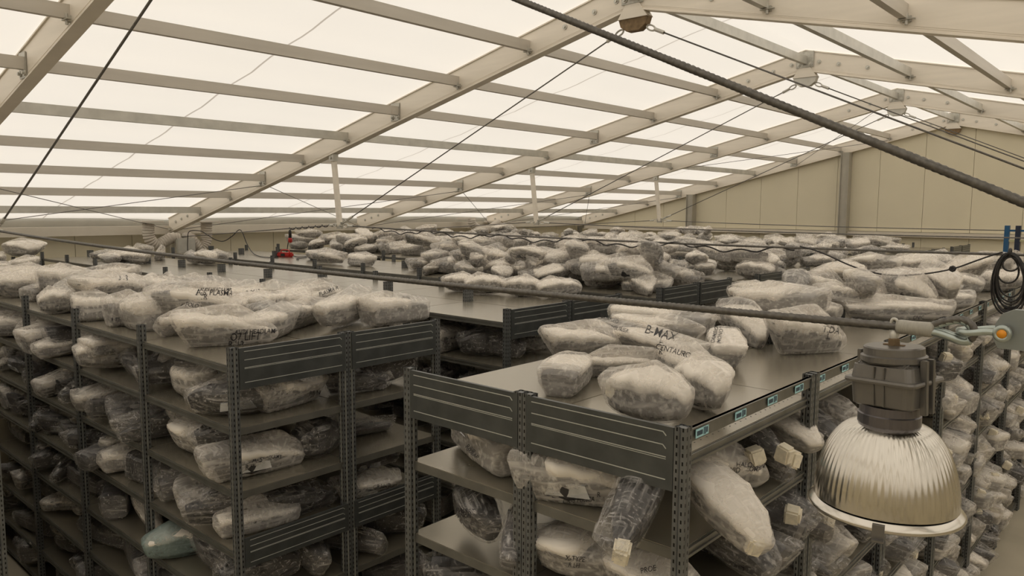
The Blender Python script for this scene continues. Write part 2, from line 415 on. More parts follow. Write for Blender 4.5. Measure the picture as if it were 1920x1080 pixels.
# ------------------------------------------------------------------ racks
DT = ZC - .915                    # top deck surface
LV = [ZC-.915, ZC-1.285, ZC-1.67, ZC-2.05, ZC-2.43, ZC-2.81, ZC-3.19, ZC-3.50]
PT = ZC - .80                     # post tops
def upright_mesh(h, double):
    """perforated upright: outward faces to +X, -X, +Y, -Y each with a slotted web"""
    vs = []; fs = []; uvs = []
    def prof(pts, slot):
        n = len(pts)
        for i in range(n-1):
            (xa, ya), (xb, yb) = pts[i], pts[i+1]; b = len(vs)
            L = math.hypot(xb-xa, yb-ya)
            vs.extend([(xa,ya,0),(xb,yb,0),(xb,yb,h),(xa,ya,h)]); fs.append((b,b+1,b+2,b+3))
            f = 1 if i in slot else 0
            uvs.extend([(f,0),(f,0),(f,h),(f,h)])
    q = .024
    # omega section, slots in narrow strips of each face
    def ring(ox, oy):
        P = []
        for (ax, ay), (bx_, by_) in (((-q,-q),(q,-q)),((q,-q),(q,q)),((q,q),(-q,q)),((-q,q),(-q,-q))):
            for t in (0,.16,.30,.42,.58,.70,.84):
                nx_, ny_ = (by_-ay), -(bx_-ax); l = math.hypot(nx_, ny_); nx_/=l; ny_/=l
                off = -.006 if t in (.42,) or .42 <= t < .58 else 0
                P.append((ox+ax+(bx_-ax)*t + nx_*off, oy+ay+(by_-ay)*t + ny_*off))
        P.append(P[0]); return P
    slots = [k*7+i for k in range(4) for i in (1, 5)]
    if double: prof(ring(0,-.026), slots); prof(ring(0,.026), slots)
    else: prof(ring(0,0), slots)
    b = len(vs); 
    for oy in ((-.026,.026) if double else (0,)):
        b = len(vs); vs.extend([(-q+.003,oy-q+.003,h-.004),(q-.003,oy-q+.003,h-.004),(q-.003,oy+q-.003,h-.004),(-q+.003,oy+q-.003,h-.004)]); fs.append((b,b+1,b+2,b+3)); uvs.extend([(0,0)]*4)
    me = bpy.data.meshes.new('upright'); me.from_pydata(vs, [], fs); me.materials.append(M_slot)
    uvl = me.uv_layers.new(name='UVMap')
    for l in me.loops: uvl.data[l.index].uv = uvs[l.vertex_index]
    me.update(); return me
up_s = upright_mesh(PT, False); up_d = upright_mesh(PT, True); up_far = None
def deck_mesh(L, D):
    """shelf deck: pan with a folded edge; local origin at its low corner, surface at z = 0"""
    mb = MB().mat(0).box(.003, L-.003, .003, D-.003, -.004, 0)
    e = .004
    mb.mat(1)
    for (x0,x1,y0,y1) in ((0,L,-.001,.012),(0,L,D-.012,D+.001),(0,.012,0,D),(L-.012,L,0,D)):
        mb.box(x0,x1,y0,y1,-.045,-.003)
    for yy in (-.006, D+.001): mb.box(0, L, yy, yy+.005, -.018, -.010); mb.box(0, L, yy, yy+.005, -.045, -.036)
    mb.mat(0)
    return mb.mesh('shelf', [M_deck, M_lip])
def side_panel_mesh(L, h=.245):
    """end panel in local XZ, outer face towards -Y, with pressed ribs"""
    mb = MB().mat(0).box(0, L, -.008, .008, -h, 0).mat(1)
    def line(p, q, r=.0017): mb.bar((p[0],-.009,p[1]), (q[0],-.009,q[1]), r*1.5, r*2)
    a = .03; r = .014
    def loop(zt, zb, closed):
        line((a, zt), (L-a-r, zt)); line((L-a-r, zt), (L-a, zt-r)); line((L-a, zt-r), (L-a, zb))
        line((a, zt), (a, zb))
        if closed: line((a, zb), (L-a, zb))
    loop(-.022, -.058, False); loop(-.072, -.100, False)
    line((a,-.118),(L-a,-.118)); line((a,-.124),(L-a,-.126), .0012); line((a,-.205),(L-a,-.205))
    return mb.mesh('side_panel', [M_dark, M_ridge])

deck_cache = {}
def deck(rack, x0, y0, L, D, z, lab=None):
    k = (round(L,3), round(D,3))
    if k not in deck_cache: deck_cache[k] = deck_mesh(L, D)
    return link('shelf', deck_cache[k], rack, (x0, y0, z))
pan_cache = {}
def panel(rack, p, L, rz, z):
    k = round(L, 3)
    if k not in pan_cache: pan_cache[k] = side_panel_mesh(L)
    o = link('side_panel', pan_cache[k], rack, (p[0], p[1], z)); o.rotation_euler = (0,0,rz); return o

XF = -4.08; BAYW = 1.25
# cross racks: end panels face the aisle at X = XF, decks run to the left wall
RACKS = [('A', 2.14, 3.72, 9, 8, 'near-left rack'), ('C', 4.50, 6.10, 9, 8, 'first rack behind the near-left rack'), ('D', 6.85, 8.45, 9, 3, 'third rack back'),
         ('G', 9.22, 10.92, 9, 2, 'fourth rack back'), ('H', 11.72, 13.45, 9, 2, 'fifth rack back'), ('I', 14.45, 16.2, 9, 2, 'sixth rack back'),
         ('J', 17.02, 18.85, 9, 2, 'seventh rack back'), ('K', 19.6, 21.4, 9, 2, 'last rack before the gable wall')]
LAB = {'A': 'grey steel shelving at near left, its two ribbed end panels towards the aisle',
       'C': 'grey steel shelving next behind the near-left rack, top deck mostly bare',
       'D': 'third row of grey shelving back, half bare deck with red socket on it',
       'G': 'fourth row of grey shelving back, covered with wrapped headlamps',
       'H': 'fifth row of grey shelving back, end panel behind the long right-hand row',
       'I': 'sixth row of grey shelving back from the camera',
       'J': 'seventh row of grey shelving back, short end panels near the gable',
       'K': 'last row of grey shelving, right in front of the gable wall'}
rack_obj = {}
for nm, y0, y1, nb, nl, rn in RACKS:
    R = thing('shelving_rack', LAB[nm], 'shelving', (XF, y0, 0), 0, 'rows of grey shelving'); rack_obj[nm] = R
    D = (y1-y0)/2; W = y1-y0
    for i in range(nb+1):
        if nm not in 'ACD' and i > 5 and nm != 'G': continue
        x = -BAYW*i
        link('upright', up_s, R, (x, 0, 0)); link('upright', up_d, R, (x, D, 0)); link('upright', up_s, R, (x, W, 0))
    for k in range(nl if nm == 'A' else nl):
        z = LV[k]
        for i in range(nb):
            if k > 0 and nm != 'A' and i > 3: continue
            if k > 0 and nm == 'A' and i > 5: continue
            for j in (0, 1):
                deck(R, -BAYW*(i+1)+.002, j*D+.002+(.0), BAYW-.004, D-.004, z)
    for j in (0, 1):
        panel(R, (.024, j*D+.026), D-.052, PI/2, PT-.006)
        if nm == 'A': 
            panel(R, (.024, j*D+.026), D-.052, PI/2, LV[3]+.10).scale = (1,1,.75)
            panel(R, (.024, j*D+.026), D-.052, PI/2, LV[6]+.10).scale = (1,1,.75)

# the long right-hand rack: end panels at y = 2.48, runs away from the camera
BX0, BX1 = -2.91, -1.36
BY = [2.48, 3.72, 5.04, 6.42, 7.84, 9.28, 10.70, 12.1, 13.5]
B = thing('shelving_rack', 'long grey steel shelving at right, front rails with pale blue stickers', 'shelving', (0,0,0), 0, 'rows of grey shelving')
BM = (BX0+BX1)/2
upd90 = up_d
for i, y in enumerate(BY):
    for x, me in ((BX0, up_s), (BM, up_d), (BX1, up_s)):
        o = link('upright', me, B, (x, y, 0))
        if me is up_d: o.rotation_euler = (0,0,PI/2)
    if 0 < i < 8:
        o = link('upright', up_s, B, (BX1+.004, y+.05, 0))
for k in range(8):
    for i in range(len(BY)-1):
        if k > 0 and i > 6: continue
        for x0 in (BX0, BM):
            L = BY[i+1]-BY[i]; key = ('b', round(L,3))
            if key not in deck_cache:
                Dw = (BX1-BX0)/2
                mb = MB().mat(0).box(.003, Dw-.003, .003, L-.003, -.004, 0).mat(1)
                for (xa,xb,ya,yb) in ((0,Dw,0,.012),(0,Dw,L-.012,L),(-.001,.012,0,L),(Dw-.012,Dw+.001,0,L)): mb.box(xa,xb,ya,yb,-.045,-.003)
                for xx in (-.008, Dw+.001): mb.box(xx, xx+.007, 0, L, -.016, -.006); mb.box(xx, xx+.007, 0, L, -.045, -.034)
                deck_cache[key] = mb.mesh('shelf', [M_deck, M_lip])
            link('shelf', deck_cache[key], B, (x0, BY[i], LV[k]))
for x0, x1 in ((BX0, BM), (BM, BX1)):
    panel(B, (x0+.026, BY[0]-.018), x1-x0-.052, 0, PT-.006)
sticker_me = MB().mat(0).box(0,.002,0,.10,0,.034).mat(1).box(.002,.0028,.008,.052,.008,.026).box(.002,.0028,.060,.064,.004,.032).box(.002,.0028,.068,.076,.004,.032).box(.002,.0028,.080,.092,.008,.030).mesh('rail_sticker', [M_sticker, M_barcode])
hole_mb = MB()
for i in range(len(BY)-1):
    L = BY[i+1]-BY[i]
    r = MB().box(-.012, .004, .026, L-.026, -.052, 0).box(-.012,.010,.026,L-.026,-.006,0).build('front_rail', M_lip, B, loc=(BX1+.012, BY[i], PT-.012))
    if i < 5:
        for t in (.02, .30, .57, .83): link('rail_sticker', sticker_me, r, (.010, .03 + t*(L-.06), -.043))
    for j in range(22):
        c = (BX1-.05, BY[i]+.08+j*(L-.16)/21, DT+.0006)
        hole_mb.add([(c[0]+.004*math.cos(a), c[1]+.004*math.sin(a), c[2]) for a in (0,1.05,2.1,3.14,4.19,5.24)], [(0,1,2,3,4,5)])
o = hole_mb.build('edge_holes', M_black, B); o['kind'] = 'stuff'

# the next row nearer the camera; only its corner upright shows at the left edge
NR = thing('shelving_rack', 'grey shelving row in front, only one upright visible at the left edge', 'shelving', (-5.56, -.30, 0), 0, 'rows of grey shelving')
for i in range(8):
    for j, yy in enumerate((0, .80, 1.60)): link('upright', up_d if j == 1 else up_s, NR, (-BAYW*i, yy, 0))
    if i < 7:
        for z in LV:
            for j in (0, 1): deck(NR, -BAYW*(i+1)+.002, j*.8+.002, BAYW-.004, .796, z)
for j in (0, 1):
    for z in (PT-.006, LV[3]+.1, LV[6]+.1): panel(NR, (.024, j*.8+.026), .8-.052, PI/2, z)

# blue racking standing in the far right distance
br = thing('pallet_racking', 'blue upright racking far off behind the right-hand rack', 'shelving', (-2.10, 13.6, 0), 0)
for i, (dx, mt) in enumerate(((0, M_blue), (.14, M_navy), (.27, M_navy), (.42, M_blue))):
    MB().box(dx-.032, dx+.032, -.04, .04, 0, ZC-.21).build('upright', mt, br)
for z in (ZC-.27, ZC-.42):
    MB().box(0, 1.6, -.03, .0, z-.03, z+.0).build('cross_beam', M_yellow if z < ZC-.3 else M_blue, br)
MB().box(.8, 2.6, .1, .7, ZC-.6, ZC-.55).build('cross_beam', M_blue, br)

# ------------------------------------------------------------------ ropes and struts
def sagline(a, b, n, sag):
    a = Vector(a); b = Vector(b)
    return [a.lerp(b, i/n) - Vector((0,0,sag*4*(i/n)*(1-i/n))) for i in range(n+1)]
def rope_obj(name, pts, r, label, cat, group=None, parent=None, lob=True, mt=None):
    if lob: o = MB().tube(pts, r, 18, lobes=6, amp=.17, pitch=r*10).build(name, mt or M_rope, parent, smooth=True)
    else: o = MB().tube(pts, r, 8).build(name, mt or M_rope, parent, smooth=True)
    if label: tag(o, label, cat, group)
    return o
NX = -10.4; NZ = ZC-.27; NXR = .40
EYE = MB().tube([(0.03*math.cos(a)*1.3, 0, .018*math.sin(a)) for a in [2*PI*i/14 for i in range(14)]], .007, 6, closed=True).tube([(.035,0,0),(.12,0,0)], .014, 8).mesh('rope_eye', M_galv)
def at_end(me, parent, p, d, sc_=1.0):
    o = link('rope_eye', me, parent, p); d = Vector(d).normalized()
    o.rotation_euler = d.to_track_quat('X', 'Z').to_euler(); o.scale = (sc_,)*3; return o
fr = {2.6: 'nearest', 7.4: 'second', 12.4: 'third', 17.4: 'fourth'}
for y in (2.6, 7.4, 12.4, 17.4):
    rr = .0125 if y == 2.6 else .010
    # apex ropes
    for s in (-1, 1):
        a = Vector((XR+.17*s, y, rb(XR)-.21)); b = Vector((NX if s < 0 else NXR, y, NZ if s < 0 else NZ-.06))
        d = (b-a).normalized()
        if y == 2.6 and s == 1:
            L = (b-a).length; N = int(L/.012)
            o = rope_obj('wire_rope', [a+d*(.14+(L-.14)*i/N) for i in range(N+1)], .0135, 'thick twisted wire rope slanting down from the ridge across the upper right', 'rope', 'tie ropes of the roof frames')
        else:
            o = rope_obj('wire_rope', [a+d*.14, b-d*.35], .0085 if y > 3 else .011, f'thin wire rope from the {fr[y]} apex down to the {"left" if s < 0 else "right"} tie', 'rope', 'tie ropes of the roof frames', lob=False)
        at_end(EYE, o, a+d*.04, d, 1.5)
        if not (y == 2.6 and s == 1):
            MB().tube([b-d*.36, b-d*.22], .020, 8).tube([b-d*.2, b-d*.06], .016, 8).tube([b-d*.30+Vector((0,.0,.02)), b-d*.1+Vector((0,0,.02))], .006, 6).build('turnbuckle', M_galv, o, smooth=True)
    # strut down to the tie
    for s in (-1, 1):
        X = NX-.15 if s < 0 else NXR+.15
        st = thing('tie_strut', f'grey strut hanging from the {SIDE[s]} side of the {fr[y]} rafter to its tie', 'strut', (X, y, 0), 0, 'tie struts')
        zb = NZ if s < 0 else NZ-.06
        MB().bar((0,0,rb(X)-.02), (.14 if s < 0 else -.14,0,zb-.02), .085, .055, (0,1,0)).build('bar', M_alu, st)
        MB().box(-.06,.06,-.05,.05,rb(X)-.10,rb(X)+.01).cyl((0,-.055,rb(X)-.05),(0,-.075,rb(X)-.05),.022,10).build('pin_bracket', M_galv, st)
        xx = .14 if s < 0 else -.14
        MB().box(xx-.07,xx+.07,-.02,.02,zb-.06,zb+.05).build('node_plate', M_galv_plate, st, bevel=.004)
        MB().cyl((xx-.05,-.05,zb+.0),(xx-.05,.05,zb+.0),.018,10).cyl((xx+.05,-.05,zb-.01),(xx+.05,.05,zb-.01),.018,10).build('pin', M_galv, st)
        # outer tie to the eave
        e = Vector((XE if s < 0 else XR+(XR-XE), y-.06, rb(XE)-.10)); b = Vector((NX-.08 if s < 0 else NXR+.08, y, zb))
        d = (b-e).normalized()
        o = rope_obj('wire_rope', [e+d*.3, b-d*.2], .0085, f'wire rope from the {SIDE[s]} eave column to the {fr[y]} tie strut', 'rope', 'tie ropes of the roof frames', lob=False)
        at_end(EYE, o, e+d*.1, d, 1.3); at_end(EYE, o, b-d*.06, -d, 1.3)
# middle ties
for y in (7.4, 12.4, 17.4):
    a = Vector((NX+.1, y, NZ-.01)); b = Vector((NXR-.1, y, NZ-.07)); d = (b-a).normalized()
    o = rope_obj('wire_rope', sagline(a+d*.2, b-d*.2, 12, .05), .0115 if y < 8 else .009, f'level wire rope of the {fr[y]} frame, stretched over the racks', 'rope', 'tie ropes of the roof frames', lob=False)
    at_end(EYE, o, a+d*.06, d, 1.6); at_end(EYE, o, b-d*.06, -d, 1.6)
# wind bracing crosses in the roof plane near the left eave
for i, (a, b) in enumerate(zip(RY[3:], RY[4:])):
    Xi = XR-PX[6]+1.2; zi = rb(Xi)+.05
    for (ya, yb) in ((a, b), (b, a)):
        p = Vector((Xi, ya, zi)); q = Vector((XE+.1, yb, rb(XE)+.06)); d = (q-p).normalized()
        o = rope_obj('bracing_wire', [p+d*.12, q-d*.12], .006, f'thin bracing wire by the left eave, {BAY[a]} bay, fixed high on its {"near" if ya == a else "far"} rafter', 'wire', 'roof bracing wires', lob=False)
        at_end(EYE, o, p+d*.02, d, 1.2); at_end(EYE, o, q-d*.05, -d, 1.2)
for (xa, xb, ya, yb, lab) in ((XR-PX[3], XR-PX[0], 17.4, 22.4, 'thin bracing wire crossing the farthest bay up to the ridge'), (XR-.3, XR-PX[2], 17.4, 22.4, 'thin bracing wire from the fourth apex down to the gable rafter')):
    p = Vector((xa, ya, rb(xa)+.05)); q = Vector((xb, yb, rb(xb)+.05)); d = (q-p).normalized()
    o = rope_obj('bracing_wire', [p, q], .006, lab, 'wire', 'roof bracing wires', lob=False)

# the near tie: thick twisted rope, thimble, shackle and plate at its right-hand splice
TY = 2.6
P0 = Vector((NX+.12, TY, NZ-.01)); P1 = ony(1690, 613, TY)
L = (P1-P0).length; N = int(L/.0085)
pts = sagline(P0, P1, N, .045)
rope = rope_obj('wire_rope', pts, .0125, 'thick twisted wire rope across the picture, ending in the shackle at right', 'rope', 'tie ropes of the roof frames')
S = 2.30/FPX
def tp(x, y, dy=0.0): return ony(x, y, TY) + Vector((0, dy, 0))
MB().lathe([(0,0),(.021,0),(.023,.012),(.0225,.05),(.024,.1),(.018,.108),(0,.108)], 16).build('sleeve', M_tape, rope, smooth=True)
sl = [o for o in rope.children if o.name.startswith('sleeve')][0]
d = (tp(1742,618)-tp(1684,612)).normalized(); sl.location = tp(1682, 612); sl.rotation_euler = d.to_track_quat('Z', 'Y').to_euler()
lp = [(1735,616),(1750,610),(1770,603),(1790,599),(1806,600),(1819,607),(1826,618),(1825,630),(1816,637),(1802,636),(1785,630),(1768,624),(1752,620),(1738,619)]
def smooth_path(pp, k=5):
    out = []
    n = len(pp)
    for i in range(n-1):
        p0, p1, p2, p3 = pp[max(i-1,0)], pp[i], pp[i+1], pp[min(i+2,n-1)]
        for j in range(k):
            t = j/k
            out.append(.5*((2*p1)+(p2-p0)*t+(2*p0-5*p1+4*p2-p3)*t*t+(3*p1-p0-3*p2+p3)*t**3))
    out.append(pp[-1]); return out
lpw = smooth_path([tp(*q) for q in lp], 6)
c = tp(1795, 618)
MB().tube(lpw[:48], .011, 14, lobes=6, amp=.16, pitch=.13).build('eye_loop', M_rope, rope, smooth=True)
th = thing('thimble', 'teardrop-shaped zinc rope thimble inside the loop of the thick rope', 'fitting', tuple(c))
inner = [c + (p-c)*.80 for p in lpw]
MB().tube([p-c for p in inner], .0085, 10).tube([c + (p-c)*1.0 - c + Vector((0,-.008,-.004)) for p in lpw[46:]], .0125, 10).build('thimble_body', M_zinc, th, smooth=True)
# shackle
sh = thing('bow_shackle', 'zinc bow shackle with an orange pin, at the right end of the thick rope', 'shackle', tuple(tp(1830, 622)))
o0 = Vector(sh.location); ctr = tp(1885, 622)-o0
hx = .045
U = [Vector((ctr.x, -hx, ctr.z)), Vector((ctr.x-.04, -hx, ctr.z)), Vector((-.010,-hx, .0)), Vector((-.032,-hx*.75,.0)), Vector((-.045, 0, 0)), Vector((-.032,hx*.75,0)), Vector((-.010,hx,0)), Vector((ctr.x-.04,hx,ctr.z)), Vector((ctr.x,hx,ctr.z))]
MB().tube(smooth_path(U, 6), .0095, 12).build('bow', M_zinc, sh, smooth=True)
for s in (-1, 1):
    e = MB().lathe([(0,-.011),(.020,-.011),(.0245,-.006),(.0245,.006),(.020,.011),(.0125,.011),(.0125,-.004),(0,-.004)], 22).build('eye', M_zinc, sh, smooth=True)
    e.location = Vector((ctr.x, s*(hx+.002), ctr.z)); e.rotation_euler = (PI/2 if s < 0 else -PI/2, 0, 0)
MB().cyl((ctr.x, -hx-.006, ctr.z), (ctr.x, hx+.012, ctr.z), .0125, 18).build('pin', M_orange, sh, smooth=True)
MB().cyl((ctr.x, -hx-.0135, ctr.z), (ctr.x, -hx-.006, ctr.z), .0125, 18).build('pin_head', M_orange, sh, smooth=True)
pl = MB()
z0, z1, x0, x1 = -.055, .062, -.02, 1.05
pr = [(x0,z0+.02),(x0+.0,z1-.045),(x0+.015,z1-.015),(x0+.045,z1),(x1,z1),(x1,z0),(x0+.01,z0)]
n = len(pr)
pl.add([(x,-.012,z) for x,z in pr]+[(x,.012,z) for x,z in pr], [tuple(range(n)), tuple(range(n,2*n))[::-1]]+[(i,n+i,n+(i+1)%n,(i+1)%n) for i in range(n)])
plo = pl.build('tie_plate', M_plate, loc=tuple(tp(1882, 618))); tag(plo, 'thick zinc-plated tie plate held by the shackle at the right edge', 'plate')

# ------------------------------------------------------------------ pendant lamp
LX, LY = tp(1677, 610).x, TY
lz = ZC
def lampz(y): return ony(1668, y, TY).z
LZ = lampz(612)
lamp = thing('pendant_lamp', 'large ribbed aluminium high-bay lamp hanging from the thick rope', 'lamp', (LX, LY, LZ))
lamp.rotation_euler = (0, 0, 0)
def lh(y): return lampz(y)-LZ
Rm = .216
zt = lh(792); zbm = lh(942)
prof = []; H = zt-zbm
for i in range(23):
    t = i/22
    a = t*PI/2*.97
    r = .088 + (Rm-.088)*math.sin(a)**1.02
    z = zt - H*(1-math.cos(a))**1.0
    prof.append((r, z))
MB().lathe([(.088, zt+.012)]+prof, 256, flute=1, fa=.006, f0=4, f1=21).build('shade', M_shade, lamp, smooth=True)
MB().lathe([(Rm*.985, zbm+.008),(Rm+.014, zbm-.004),(Rm+.019, zbm-.012),(Rm+.014, zbm-.020),(Rm+.002, zbm-.020),(Rm-.01,zbm-.006)], 72).build('rim', M_shade, lamp, smooth=True)
MB().lathe([(Rm-.003,zbm-.012),(Rm-.06,zbm-.018),(0,zbm-.02)], 48).build('cover_glass', M_castd, lamp, smooth=True)
clip = MB().box(-.017,.017,-.008,.008,-.035,.012).box(-.017,.017,-.022,.012,-.036,-.030).build('rim_clip', M_cast, lamp)
ca = math.radians(-78); clip.location = ((Rm+.018)*math.cos(ca), (Rm+.018)*math.sin(ca), zbm-.006); clip.rotation_euler = (0,0,ca+PI/2)
MB().lathe([(0,lh(757)),(.088,lh(757)),(.090,lh(772)),(.094,lh(774)),(.094,lh(793)),(.098,lh(795)),(.098,lh(797))], 48).build('neck', M_castd, lamp)
body = thing('gear_housing', None, None); body.parent = lamp; body.rotation_euler = (0,math.radians(-2.5),math.radians(-12))
def rbox(hw, hd, r, z0, z1, z2=None, taper=1.0, n=6):
    P = []
    for cx, cy_, a0 in ((hw-r,hd-r,0),(-hw+r,hd-r,90),(-hw+r,-hd+r,180),(hw-r,-hd+r,270)):
        for i in range(n+1):
            a = math.radians(a0+90*i/n); P.append((cx+r*math.cos(a), cy_+r*math.sin(a)))
    return P
def rprism(rings):
    mb = MB(); n = len(rings[0][0]); vs = []
    for P, z in rings: vs += [(x,y,z) for x,y in P]
    k = len(rings)
    return mb.add(vs, [(i*n+j, i*n+(j+1)%n, (i+1)*n+(j+1)%n, (i+1)*n+j) for i in range(k-1) for j in range(n)] + [tuple(range(n))[::-1], tuple(range((k-1)*n,k*n))])
z1, z2, z3 = lh(676), lh(708), lh(756)
hw, hd = .100, .092
mb = rprism([(rbox(hw-.012,hd-.012,.02,0,0),z3),(rbox(hw-.004,hd-.004,.024,0,0),z3+.006),(rbox(hw,hd,.026,0,0),z2-.006)])
mb2 = rprism([(rbox(hw,hd,.026,0,0),z2+.006),(rbox(hw-.006,hd-.006,.026,0,0),z1-.008),(rbox(hw-.020,hd-.020,.022,0,0),z1)])
mb.build('lower_casing', M_cast, body, smooth=False)
mb2.build('upper_casing', M_cast, body, smooth=False)
rprism([(rbox(hw+.012,hd+.012,.02,0,0),z2-.007),(rbox(hw+.014,hd+.014,.02,0,0),z2),(rbox(hw+.012,hd+.012,.02,0,0),z2+.007)]).build('casing_flange', M_cast, body)
fin = MB()
for i in range(15):
    x = -hw+.024+i*(2*hw-.048)/14
    for s in (-1, 1): fin.bar((x, s*(hd-.034), z1+.001), (x+.004, s*(hd-.012), z1-.006), .006, .006)
for i in range(13):
    y_ = -hd+.024+i*(2*hd-.048)/12
    for s in (-1, 1): fin.bar((s*(hw-.034), y_, z1+.001), (s*(hw-.012), y_, z1-.006), .006, .006)
fin.build('cooling_fins', M_cast, body)['kind'] = 'stuff'
for dx in (-.016, .016):
    for zl, zh in ((z3+.006, z2-.009), (z2+.009, z1-.010)):
        MB().box(dx-.003, dx+.003, -hd-.003, -hd+.012, zl, zh).build('casing_rib', M_cast, body, bevel=.001)
        MB().box(-hw-.003, -hw+.012, dx-.003, dx+.003, zl, zh).build('casing_rib', M_cast, body, bevel=.001)
for ya, yb in ((-.030,-.012), (.012,.030)):
    MB().box(hw-.004, hw+.016, ya, yb, z3-.016, z1+.016).build('side_bracket', M_cast, body, bevel=.002)
MB().box(-hw-.012, -hw+.004, -.02, .0, z1-.01, z1+.03).build('side_bracket', M_cast, body, bevel=.002)
MB().lathe([(.092,z1-.002),(.098,z1+.004),(.098,z1+.020),(.090,z1+.024),(.089,lh(648)-.002),(.084,lh(648)+.002),(.03,lh(648)+.003),(0,lh(648)+.003)], 48).build('top_cap', M_cast, body)
zc_ = lh(648)+.003
MB().box(-.032,.032,-.008,.008,zc_,zc_+.003).lathe([(.019,zc_),(.019,zc_+.020),(.010,zc_+.024),(0,zc_+.024)], 6).build('hex_nut', M_rust, body)
hk = [Vector((-.007, .0, zc_+.02)), Vector((-.010,-.0,-.02)), Vector((-.008,-.004,.018)), Vector((0,-.004,.026)), Vector((.009,-.004,.018)), Vector((.010,0,-.02)), Vector((.007,0,zc_+.02))]
MB().tube(smooth_path(hk, 5), .0048, 8).lathe([(0.012,zc_+.02),(.0145,zc_+.034),(.010,zc_+.05),(0,zc_+.05)],10).build('hanging_strap', M_galv, lamp, smooth=True)

# ------------------------------------------------------------------ black cables, coil, red socket and plug
W7 = lambda x, dz=0.0: Vector((x, 7.4, NZ - .02 - .06*(x-NX)/(NXR-NX) - .045*4*((x-NX)/(NXR-NX))*(1-(x-NX)/(NXR-NX)) + dz))
def x7(px): return ony(px, 450, 7.4).x
tw = MB()
for x0, x1, k in ((x7(700), x7(1490), 1),):
    n = 160; pts = []
    for i in range(n+1):
        x = x0+(x1-x0)*i/n; a = 2*PI*i/9
        s_ = .5-.5*math.cos(2*PI*i/n*5)
        pts.append(W7(x) + Vector((0, -.018*math.cos(a), .018*math.sin(a) - .05*s_)))
    tw.tube(pts, .008, 6)
tag(tw.build('power_cable', M_black, smooth=True), 'black cable looped loosely along the level wire rope over the racks', 'cable')
tw = MB(); pts = []
a0, b0 = ony(540, 429, 8.2), ony(640, 421, 8.2)
for i in range(81):
    t = i/80; pts.append(a0.lerp(b0, t)+Vector((0, .02*math.cos(t*50), .022*math.sin(t*50))))
dn = [ony(px, py, 8.2) for px, py in ((537,490),(538,472),(541,450),(543,434),(546,428))]
pts = smooth_path(dn, 5) + pts
o = MB().tube(pts, .009, 6).build('drop_cable', M_black, smooth=True); tag(o, 'black cable spiralling round a wire and dropping to a bare deck', 'cable')
pg = thing('cable_connector', 'red and black plug hanging on the dropping cable above the bare deck', 'plug', tuple(ony(544,446,8.15)))
MB().lathe([(0,-.10),(.035,-.09),(.042,-.03),(.03,0),(0,0)], 12).build('red_cap', M_red, pg, smooth=True)
MB().lathe([(0,0),(.03,.0),(.028,.13),(.012,.16),(0,.16)], 12).build('plug_body', M_black, pg, smooth=True)
sk = onz(535, 482, DT)
so = thing('socket_block', 'red extension socket lying on the third rack back', 'socket', tuple(sk), .3)
MB().box(-.16,.16,-.07,.07,0,.09).build('socket_box', M_red, so, bevel=.025)
MB().box(-.05,.05,-.075,-.06,.02,.07).build('socket_cover', M_black, so, bevel=.005)
h_ = MB().tube(smooth_path([Vector((-.10,0,.07)),Vector((-.08,0,.13)),Vector((.08,0,.13)),Vector((.10,0,.07))],4), .012, 6).build('handle', M_red, so, smooth=True)
cp = [ony(*p, Y) for p, Y in (((352,470),7.3),((352,450),7.3),((355,434),7.3),((375,433),7.4),((390,441),7.5),((405,450),7.6),((420,452),7.7),((435,443),7.8),((448,431),7.9),((455,437),7.9),((462,455),7.9),((472,472),7.8))] + [onz(484,480,DT+.015), onz(505,483,DT+.015), onz(522,483,DT+.015)]
o = MB().tube(smooth_path(cp, 5), .009, 6).build('supply_cable', M_black, smooth=True); tag(o, 'black supply cable swagging from the duct column down to the red socket', 'cable')
cp = [onz(*p, DT+.015) for p in ((548,479),(560,482),(575,481),(568,484),(556,485),(560,487))]
o = MB().tube(smooth_path(cp, 5), .008, 6).build('loose_cable_end', M_black, smooth=True); tag(o, 'short loose black cable lying right of the red socket', 'cable')
CY = 7.3
def c7(x, y, dy=0): return ony(x, y, CY+dy)
coil = thing('cable_coil', 'coil of black cable hung on the wire at the right edge', 'coil', tuple(c7(1893, 470)))
rnd = random.Random(5)
oo = Vector(coil.location)
for i, (w_, bot, top) in enumerate(((31,588,475),(29,584,476),(27,580,478),(30,577,474),(26,571,477),(25,566,479),(24,557,476),(20,531,480),(15,508,482),(33,592,474))):
    cx = 1893 + rnd.uniform(-3, 3); pts = []
    for k in range(28):
        a = 2*PI*k/28
        x = cx + w_*math.sin(a)*(1-.12*math.cos(a)); y = (top+bot)/2 - (bot-top)/2*math.cos(a)
        pts.append(c7(x, y, rnd.uniform(-.01,.01)+.015*(i%4)) - oo)
    MB().tube(pts, .0075, 6, closed=True).build('loop', M_black, coil, smooth=True)
MB().tube([c7(1893,474)-oo+Vector((0,.03*math.cos(a)+.02,.03*math.sin(a))) for a in [2*PI*k/10 for k in range(10)]], .012, 6, closed=True).build('tie_wrap', M_black, coil, smooth=True)
cp = [c7(*p) for p in ((1500,462),(1530,470),(1555,480),(1590,496),(1625,508),(1660,515),(1700,516),(1745,512),(1790,503),(1830,489),(1862,478),(1880,473))]
o = MB().tube(smooth_path(cp, 5), .0075, 6).tube([c7(1786,504)+Vector((.03*math.cos(a)*.6,0,.03*math.sin(a)*.6)) for a in [2*PI*k/8 for k in range(8)]], .012, 6, closed=True).build('slack_cable', M_black, smooth=True)
tag(o, 'slack black cable hanging in a bow from the wire to the coil', 'cable')

